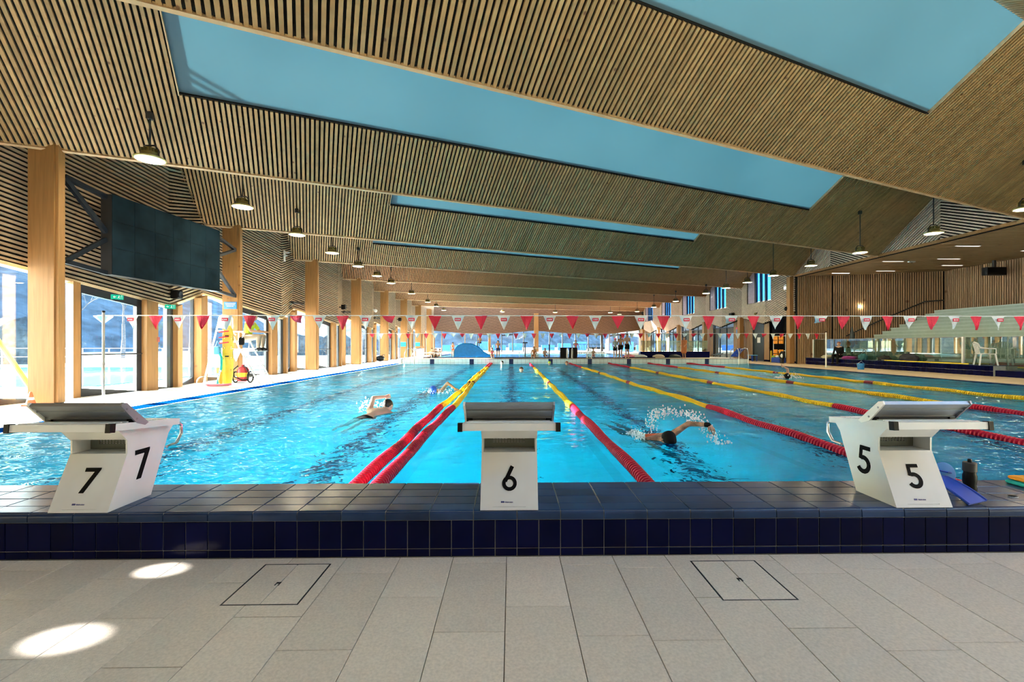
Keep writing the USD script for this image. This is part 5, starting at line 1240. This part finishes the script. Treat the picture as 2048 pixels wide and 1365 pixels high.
def person(label, J, s, face, up=(0, 0, 1), skin='skin_light', hair='hair_dark', hair_kind='short', clothes=(), fine=None, name='person', child=False, extra=()):
    """one continuous body with head and hands; hair, eyes and clothes are children"""
    face, up = nrm(face), nrm(up); up = nrm(up - face * np.dot(up, face)); rt = np.cross(face, up)
    hs = s * (1.12 if child else 1.0); H = J['hea']
    P = lambda f, u, r: H + (face * f + up * u + rt * r) * hs
    body = [hullof((P(-.02, .035, 0), .088 * hs), (P(.015, .02, 0), .08 * hs), (P(.045, -.075, 0), .038 * hs), (P(.02, -.06, .035), .035 * hs), (P(.02, -.06, -.035), .035 * hs), n=14),
            hullof((P(.085, .02, 0), .010 * hs), (P(.105, -.022, 0), .014 * hs), (P(.088, -.03, .012), .009 * hs), (P(.088, -.03, -.012), .009 * hs), n=8),
            hullof((P(.082, -.062, .016), .008 * hs), (P(.086, -.060, 0), .009 * hs), (P(.082, -.062, -.016), .008 * hs), n=8)]
    for r in (-1, 1): body.append(hullof((P(-.01, .01, r * .088), .014 * hs), (P(-.005, -.03, r * .085), .011 * hs), n=8))
    body.append(bone(J['nec'] - A([0, 0, .0]), .056 * s, P(-.01, -.06, 0), .052 * s))
    body.append(hullof((J['nec'], .06 * s), (J['shol'], .055 * s), (J['shor'], .055 * s), (J['che'], .115 * s)))
    cl = lambda t, o: J['che'] * (1 - t) + J[o] * t
    body.append(hullof((cl(.62, 'shol'), .075 * s), (cl(.62, 'shor'), .075 * s), (J['che'], .12 * s), (J['pel'] * .55 + J['che'] * .45, .11 * s)))
    body.append(hullof((J['pel'] * .55 + J['che'] * .45, .108 * s), (J['hipl'], .10 * s), (J['hipr'], .10 * s), (J['pel'], .115 * s)))
    for sd in 'lr':
        body += [bone(J['sho' + sd], .054 * s, J['elb' + sd], .040 * s), bone(J['elb' + sd], .040 * s, J['wri' + sd], .026 * s),
                 bone(J['hip' + sd], .088 * s, J['knee' + sd], .055 * s), bone(J['knee' + sd], .056 * s, J['ank' + sd], .036 * s)]
        k2 = J['knee' + sd] * .68 + J['ank' + sd] * .32; body.append(hullof((J['knee' + sd], .05 * s), (k2 + nrm(np.cross(J['ank' + sd] - J['knee' + sd], rt)) * -.012 * s, .054 * s), (J['ank' + sd], .036 * s)))
        fd = J.get('toe' + sd); fd = J['ank' + sd] + (A([face[0], face[1], 0]) * .15 - A([0, 0, .05])) * s if fd is None else fd
        body.append(hullof((J['ank' + sd], .035 * s), (J['ank' + sd] + nrm(J['ank' + sd] - J['knee' + sd]) * .04 * s, .034 * s), (fd, .024 * s)))
        hd = J.get('hd' + sd); hd = nrm(J['wri' + sd] - J['elb' + sd]) if hd is None else hd
        body += hand(J['wri' + sd], hd, face + rt * (.4 if sd == 'l' else -.4), s)
    man = m3.Manifold.batch_boolean(body, m3.OpType.Add)
    t = thing(name, label, 'person')
    obj('body', soft(man, fine), M[skin], t, smooth=True if fine else 50)
    if hair_kind == 'cap':
        hr = hullof((P(-.025, .045, 0), .094 * hs), (P(.02, .045, 0), .088 * hs), (P(-.05, .0, 0), .078 * hs), n=14)
    elif hair_kind == 'long':
        hr = hullof((P(-.03, .05, 0), .094 * hs), (P(.012, .062, 0), .082 * hs), (P(-.06, .0, 0), .075 * hs), n=14) + hullof((P(-.06, .0, 0), .08 * hs), (P(-.075, -.14, 0), .06 * hs), n=10)
    else:
        hr = hullof((P(-.03, .048, 0), .094 * hs), (P(.012, .062, 0), .080 * hs), (P(-.06, .0, 0), .072 * hs), n=14)
    obj('swim_cap' if False else 'hair' if hair_kind != 'cap' else 'head_cap', soft(hr, fine), M[hair], t, smooth=True if fine else 50)
    obj('eyes', join([ball(P(.082, .015, r * .032), .010 * hs, 1) for r in (-1, 1)]), M['eye_dark'], t)
    for nm, m, parts in clothes:
        q = []
        for kind in parts:
            if kind == 'shorts':
                q += [hullof((J['hipl'], .108 * s), (J['hipr'], .108 * s), (J['pel'] + (J['che'] - J['pel']) * .18, .118 * s))] + [bone(J['hip' + sd], .104 * s, J['hip' + sd] * .5 + J['knee' + sd] * .5, .088 * s) for sd in 'lr']
            elif kind == 'briefs': q += [hullof((J['hipl'], .106 * s), (J['hipr'], .106 * s), (J['pel'], .122 * s))]
            elif kind == 'legs': q += [bone(J['hip' + sd], .102 * s, J['knee' + sd], .074 * s) for sd in 'lr'] + [bone(J['knee' + sd], .074 * s, J['knee' + sd] * .12 + J['ank' + sd] * .88, .056 * s) for sd in 'lr'] + [hullof((J['hipl'], .108 * s), (J['hipr'], .108 * s), (J['pel'], .122 * s))]
            elif kind == 'top': q += [hullof((cl(.9, 'shol'), .068 * s), (cl(.9, 'shor'), .068 * s), (J['che'], .132 * s), (J['pel'] * .6 + J['che'] * .4, .124 * s)), hullof((J['pel'] * .6 + J['che'] * .4, .122 * s), (J['pel'], .128 * s))]
            elif kind == 'suit_top': q += [hullof((cl(.5, 'shol'), .082 * s), (cl(.5, 'shor'), .082 * s), (J['che'], .126 * s), (J['pel'] * .35 + J['che'] * .65, .118 * s))]
            elif kind == 'sleeves': q += [bone(J['sho' + sd], .064 * s, J['sho' + sd] * .35 + J['elb' + sd] * .65, .056 * s) for sd in 'lr']
            elif kind == 'longsleeves': q += [bone(J['sho' + sd], .064 * s, J['elb' + sd], .052 * s) for sd in 'lr'] + [bone(J['elb' + sd], .052 * s, J['wri' + sd], .036 * s) for sd in 'lr']
            elif kind == 'shoes': q += [hullof((J['ank' + sd] + A([0, 0, -.015]), .046 * s), (J['ank' + sd] + (A([face[0], face[1], 0]) * .15 - A([0, 0, .045])) * s, .034 * s), (J['ank' + sd] + A([0, 0, -.045]) * s, .04 * s)) for sd in 'lr']
            elif kind == 'wrap': q += [hullof((J['shol'], .09 * s), (J['shor'], .09 * s), (J['pel'], .17 * s), (J['knee' + 'l'], .13 * s), (J['kneer'], .13 * s))]
            elif kind == 'band': q += [bone(J['wril'] + (J['elbl'] - J['wril']) * .02, .034 * s, J['wril'] + (J['elbl'] - J['wril']) * .16, .036 * s)]
        obj(nm, soft(m3.Manifold.batch_boolean(q, m3.OpType.Add), fine), M[m], t, smooth=True if fine else 50)
    return t

V = lambda *a: A(a, float)
# the swimmer in lane 5, coming towards the camera with one arm out of the water
JA = dict(hea=V(1.93, 5.56, .035), nec=V(1.885, 5.73, -.01), che=V(1.85, 5.93, -.075), pel=V(1.69, 6.36, -.13), shol=V(2.06, 5.80, .055), elbl=V(2.25, 5.74, .205), wril=V(2.455, 5.60, .215),
          shor=V(1.69, 5.82, -.05), elbr=V(1.74, 5.52, -.17), wrir=V(1.86, 5.30, -.27), hipl=V(1.77, 6.40, -.14), hipr=V(1.60, 6.36, -.14), kneel=V(1.72, 6.80, -.22), kneer=V(1.55, 6.78, -.17), ankl=V(1.66, 7.2, -.16), ankr=V(1.50, 7.16, -.26),
          hdl=V(.5, -.35, -.8), hdr=V(.55, -.75, -.3), toel=V(1.64, 7.36, -.18), toer=V(1.48, 7.32, -.30))
person('swimmer in lane 5 with black cap and one tattooed arm raised, nearest the camera', JA, .88, V(.1, -.55, -.85), V(.2, -.85, .5), 'skin_inked', 'cloth_black', 'cap',
       (('suit_top', 'cloth_orange', ('suit_top',)), ('suit_bottom', 'cloth_navy', ('briefs',)), ('wrist_band', 'cloth_black', ('band',))), fine=.028, name='swimmer')
JB = dict(hea=V(-2.27, 8.42, .06), nec=V(-2.30, 8.26, .02), che=V(-2.34, 8.05, -.035), pel=V(-2.42, 7.58, -.07), shol=V(-2.52, 8.14, .03), elbl=V(-2.50, 8.30, .24), wril=V(-2.34, 8.46, .245),
          shor=V(-2.14, 8.12, -.03), elbr=V(-2.06, 8.36, -.14), wrir=V(-2.10, 8.6, -.2), hipl=V(-2.50, 7.56, -.08), hipr=V(-2.33, 7.55, -.08), kneel=V(-2.55, 7.15, -.16), kneer=V(-2.38, 7.14, -.10), ankl=V(-2.56, 6.76, -.10), ankr=V(-2.40, 6.75, -.18),
          toel=V(-2.56, 6.6, -.12), toer=V(-2.40, 6.58, -.20))
person('dark-haired bare-backed swimmer going away in lane 7', JB, 1.02, V(.25, .6, -.75), V(0, .7, .6), 'skin_pale', 'hair_dark', 'short', (('trunks', 'cloth_black', ('briefs',)),), fine=.035, name='swimmer')
JC = dict(hea=V(-1.94, 11.4, .05), nec=V(-1.93, 11.57, .0), che=V(-1.92, 11.8, -.07), pel=V(-1.92, 12.3, -.12), shol=V(-1.76, 11.6, .04), elbl=V(-1.60, 11.5, .24), wril=V(-1.40, 11.35, .12),
          shor=V(-2.1, 11.62, -.05), elbr=V(-2.12, 11.35, -.16), wrir=V(-2.06, 11.1, -.24), hipl=V(-1.83, 12.32, -.13), hipr=V(-2.01, 12.32, -.13), kneel=V(-1.82, 12.75, -.2), kneer=V(-2.02, 12.74, -.16), ankl=V(-1.8, 13.15, -.2), ankr=V(-2.02, 13.14, -.22), toel=V(-1.8, 13.3, -.22), toer=V(-2.02, 13.3, -.24))
person('blue-capped swimmer with a bent arm out of the water in lane 7', JC, 1.02, V(0, -.6, -.8), V(0, -.8, .5), 'skin_tan', 'cap_blue', 'cap', (('trunks', 'cloth_navy', ('briefs',)),), fine=.04, name='swimmer')
JD = dict(hea=V(9.86, 16.1, .05), nec=V(9.88, 16.26, .0), che=V(9.9, 16.48, -.07), pel=V(9.95, 17.0, -.12), shol=V(10.02, 16.3, .06), elbl=V(9.95, 16.2, .33), wril=V(9.72, 16.1, .43),
          shor=V(9.72, 16.32, -.05), elbr=V(9.7, 16.0, -.15), wrir=V(9.72, 15.75, -.2), hipl=V(10.04, 17.0, -.13), hipr=V(9.86, 17.0, -.13), kneel=V(10.05, 17.4, -.2), kneer=V(9.86, 17.4, -.16), ankl=V(10.06, 17.8, -.2), ankr=V(9.87, 17.8, -.22), toel=V(10.06, 17.95, -.22), toer=V(9.87, 17.95, -.24))
person('dark-capped swimmer with an arm lifted straight up in lane 2', JD, 1.02, V(0, -.6, -.8), V(0, -.8, .5), 'skin_light', 'cloth_black', 'cap', (('trunks', 'cloth_black', ('briefs',)),), name='swimmer')
def floating(x, y, lab, hair, skin):
    J = dict(hea=V(x, y, .10), nec=V(x, y + .05, -.05), che=V(x, y + .1, -.22), pel=V(x, y + .35, -.5), hipl=V(x + .09, y + .36, -.52), hipr=V(x - .09, y + .36, -.52), shol=V(x + .18, y + .08, -.08), shor=V(x - .18, y + .08, -.08),
             elbl=V(x + .35, y - .12, -.07), elbr=V(x - .35, y - .12, -.07), wril=V(x + .18, y - .3, -.05), wrir=V(x - .18, y - .3, -.05), kneel=V(x + .1, y + .7, -.6), kneer=V(x - .1, y + .7, -.6), ankl=V(x + .1, y + 1.05, -.5), ankr=V(x - .1, y + 1.05, -.5), toel=V(x + .1, y + 1.2, -.5), toer=V(x - .1, y + 1.2, -.5))
    person(lab, J, 1.0, V(0, -1, .05), V(0, 0, 1), skin, hair, 'short' if hair[0] == 'h' else 'cap', (('trunks', 'cloth_black', ('briefs',)),), name='swimmer')
floating(.45, 20.0, 'swimmer in lane 6 facing the camera with only the head out of the water', 'hair_brown', 'skin_pale')
floating(2.3, 27.2, 'lime-capped swimmer resting at the far wall in lane 5', 'cap_lime', 'skin_light')
floating(3.3, 26.9, 'swimmer with pinkish shoulders at the far end of lane 5', 'hair_red', 'skin_light')
floating(-.55, 27.6, 'dark-haired swimmer at the far wall beside the red rope ends in lane 6', 'hair_dark', 'skin_pale')

# spray
mat('spray', (.85, .93, .95), rough=.15, var=.02, transmission_weight=.1)
def spray(lab, pts, n, r0, r1, jit, seed):
    rr = np.random.default_rng(seed); P = A(pts); out = []
    b, f = ball((0, 0, 0), 1, 0)
    for _ in range(n):
        t = rr.random() * (len(P) - 1); i = int(t); c = P[i] * (1 - t + i) + P[min(i + 1, len(P) - 1)] * (t - i) + rr.normal(0, jit, 3)
        if c[2] < .01: c[2] = .01 + abs(c[2]) * .3
        out.append((b * rr.uniform(r0, r1) * A([1, 1, rr.uniform(.8, 2.0)]) + c, f))
    obj('water_spray', join(out), M['spray'], label=lab, cat='water spray', kind='stuff')
spray('arc of spray thrown up behind the arm of the nearest swimmer', [(1.86, 6.05, .05), (1.93, 6.2, .26), (2.1, 6.15, .30), (2.33, 6.0, .29), (2.42, 5.8, .24), (2.5, 5.5, .06)], 520, .003, .011, .04, 1)
spray('foam along the back of the nearest swimmer', [(1.62, 5.72, .02), (1.70, 5.95, .03), (1.55, 6.05, .02)], 200, .004, .011, .035, 2)
spray('drops falling from the hand of the nearest swimmer', [(2.47, 5.5, .12), (2.48, 5.45, .01), (2.7, 5.5, .01)], 60, .004, .012, .03, 3)
spray('spray beside the raised arm of the swimmer going away', [(-2.65, 8.1, .04), (-2.62, 8.3, .16), (-2.4, 8.5, .05)], 140, .004, .012, .05, 4)
spray('spray around the blue-capped swimmer', [(-2.2, 11.4, .02), (-1.9, 11.3, .05), (-1.4, 11.3, .04)], 110, .005, .014, .05, 5)
spray('spray around the swimmer of lane 2', [(9.5, 16.2, .02), (9.9, 16.0, .08), (10.5, 16.4, .02)], 130, .006, .018, .08, 6)

# lifeguard on the chair, looking along the pool
LG = dict(hea=V(-7.83, 14.02, 2.06), nec=V(-7.92, 14.02, 1.90), che=V(-7.98, 14.02, 1.74), pel=V(-8.06, 14.02, 1.45), shol=V(-7.95, 14.20, 1.86), shor=V(-7.95, 13.84, 1.86), elbl=V(-7.80, 14.26, 1.62), elbr=V(-7.80, 13.78, 1.62), wril=V(-7.56, 14.18, 1.60), wrir=V(-7.56, 13.86, 1.60),
          hipl=V(-8.04, 14.11, 1.43), hipr=V(-8.04, 13.93, 1.43), kneel=V(-7.62, 14.14, 1.46), kneer=V(-7.62, 13.90, 1.46), ankl=V(-7.66, 14.13, 1.11), ankr=V(-7.66, 13.91, 1.11))
person('lifeguard in a lime shirt and tan trousers sitting on the high white chair', LG, 1.0, V(.95, -.25, -.1), V(.1, 0, 1), 'skin_tan', 'hair_dark', 'short',
       (('shirt', 'cloth_hivis', ('top', 'sleeves')), ('trousers', 'cloth_tan', ('legs',)), ('shoes', 'cloth_black', ('shoes',))), fine=.035)
t = thing('hip_bag', 'small black bag hanging at the side of the lifeguard seat', 'bag', None, None, (.28, .12, 0)); obj('pouch', rbox(-8.36, -8.22, 13.5, 13.6, 1.20, 1.42, .03), M['cloth_black'], t); obj('strap', tube([(-8.34, 13.56, 1.42), (-8.29, 13.62, 1.46), (-8.24, 13.56, 1.42)], .012, 6), M['cloth_black'], t)

# the three standing swimmers on the bulkhead and the one in a towel
J, s = stand(1.33, ((.02, .06), (-.02, .05))); person('child with a pink cap and pale shirt, left of the three standing swimmers', place(J, (6.78, 29.55, .31), 12), s, V(.3, -1, 0), (0, 0, 1), 'skin_light', 'cloth_pink', 'cap', (('shirt', 'cloth_grey', ('top', 'sleeves')), ('shorts', 'cloth_black', ('shorts',))), child=True)
J, s = stand(1.52, ((.0, .02), (.0, .10)), step=.06); person('dark-haired boy in black shorts, middle of the three standing swimmers', place(J, (7.16, 29.6, .31), -35), s, V(-.6, -1, 0), (0, 0, 1), 'skin_tan', 'hair_dark', 'short', (('shorts', 'cloth_black', ('shorts',)),), child=True)
J, s = stand(1.62, ((.04, .02), (-.03, .02))); person('tallest bare-chested boy in black shorts, right of the three standing swimmers', place(J, (7.55, 29.5, .31), 20), s, V(.2, -1, 0), (0, 0, 1), 'skin_light', 'hair_brown', 'short', (('shorts', 'cloth_black', ('shorts',)),), child=True)
J, s = stand(1.42, ((.02, .08), (-.02, .08))); person('person wrapped in a rust-brown towel by the right end of the bulkhead', place(J, (11.6, 30.3, .31), -60), s, V(-.8, -.6, 0), (0, 0, 1), 'skin_tan', 'hair_brown', 'short', (('towel_wrap', 'cloth_rust', ('wrap',)),), child=True)
# children and bathers at the training pool
def sit(h, lift=.0):
    J, s = stand(h); s0 = s
    for sd, sx in (('l', 1), ('r', -1)):
        J['knee' + sd] = V(sx * .12, -.40, .97) * s0; J['ank' + sd] = V(sx * .13, -.44, .54) * s0
        J['elb' + sd] = V(sx * .25, -.06, 1.15) * s0; J['wri' + sd] = V(sx * .18, -.26, 1.02) * s0
    return {k: v - V(0, 0, .86 * s0) + V(0, 0, lift) for k, v in J.items()}, s
for i, (px, y, z, h, kind, sk, hr, cm, lab) in enumerate((
        (960, 33.0, 1.22, 1.05, 'sit', 'skin_tan', 'hair_dark', 'cloth_navy', 'small child sitting on top of the blue whale slide'),
        (984, 31.0, .31, 1.15, 'sit', 'skin_light', 'hair_brown', 'cloth_pink', 'child sitting on the pool rim right of the whale slide'),
        (996, 30.9, .31, 1.18, 'stand', 'skin_tan', 'hair_dark', 'cloth_navy', 'child standing on the walkway right of the whale slide'),
        (906, 31.2, .36, 1.0, 'stand', 'skin_light', 'hair_brown', 'cloth_orange', 'small child standing left of the whale slide'),
        (864, 31.1, .31, 1.1, 'sit', 'skin_light', 'hair_brown', 'cloth_navy', 'bather sitting at the left far corner, first of three'),
        (872, 31.2, .31, 1.05, 'sit', 'skin_tan', 'hair_dark', 'cloth_black', 'bather sitting at the left far corner, second of three'),
        (880, 31.3, .31, 1.0, 'sit', 'skin_light', 'hair_dark', 'cloth_orange', 'bather sitting at the left far corner, third of three'),
        (1068, 31.0, .31, 1.3, 'sit', 'skin_tan', 'hair_red', 'cloth_rust', 'brown-haired bather sitting on the rim below the centre column'),
        (1090, 31.1, .31, 1.1, 'sit', 'skin_light', 'hair_dark', 'cloth_navy', 'bather sitting on the rim right of the centre column'),
        (1152, 30.6, .31, 1.2, 'stand', 'skin_light', 'hair_red', 'cloth_pink', 'slim child standing right of the black boxes'),
        (1187, 31.2, .31, 1.05, 'sit', 'skin_light', 'hair_brown', 'cloth_pink', 'child in pink sitting on the rim before the barred fence'))):
    J, s = (sit if kind == 'sit' else stand)(h)
    x = _rx(px, y); zz = z + (.12 * s if kind == 'sit' else 0)
    if kind == 'sit': zz = z + .10
    person(lab, place(J, (x, y, zz), (i * 37) % 50 - 25), s, V(.1, -1, 0), (0, 0, 1), sk, hr, 'short', (('swimwear', cm, ('suit_top', 'briefs') if i % 2 else ('shorts',)),), child=True)
J, s = sit(1.68)
person('auburn-haired person in black sitting on the navy plinth before the glass', place(J, (18.46, 25.3, .415 + .10), -62), s, V(-.8, -.6, .05), (0, 0, 1), 'skin_light', 'hair_red', 'short', (('jacket', 'cloth_black', ('top', 'longsleeves')), ('trousers', 'cloth_black', ('legs',)), ('shoes', 'cloth_black', ('shoes',))))
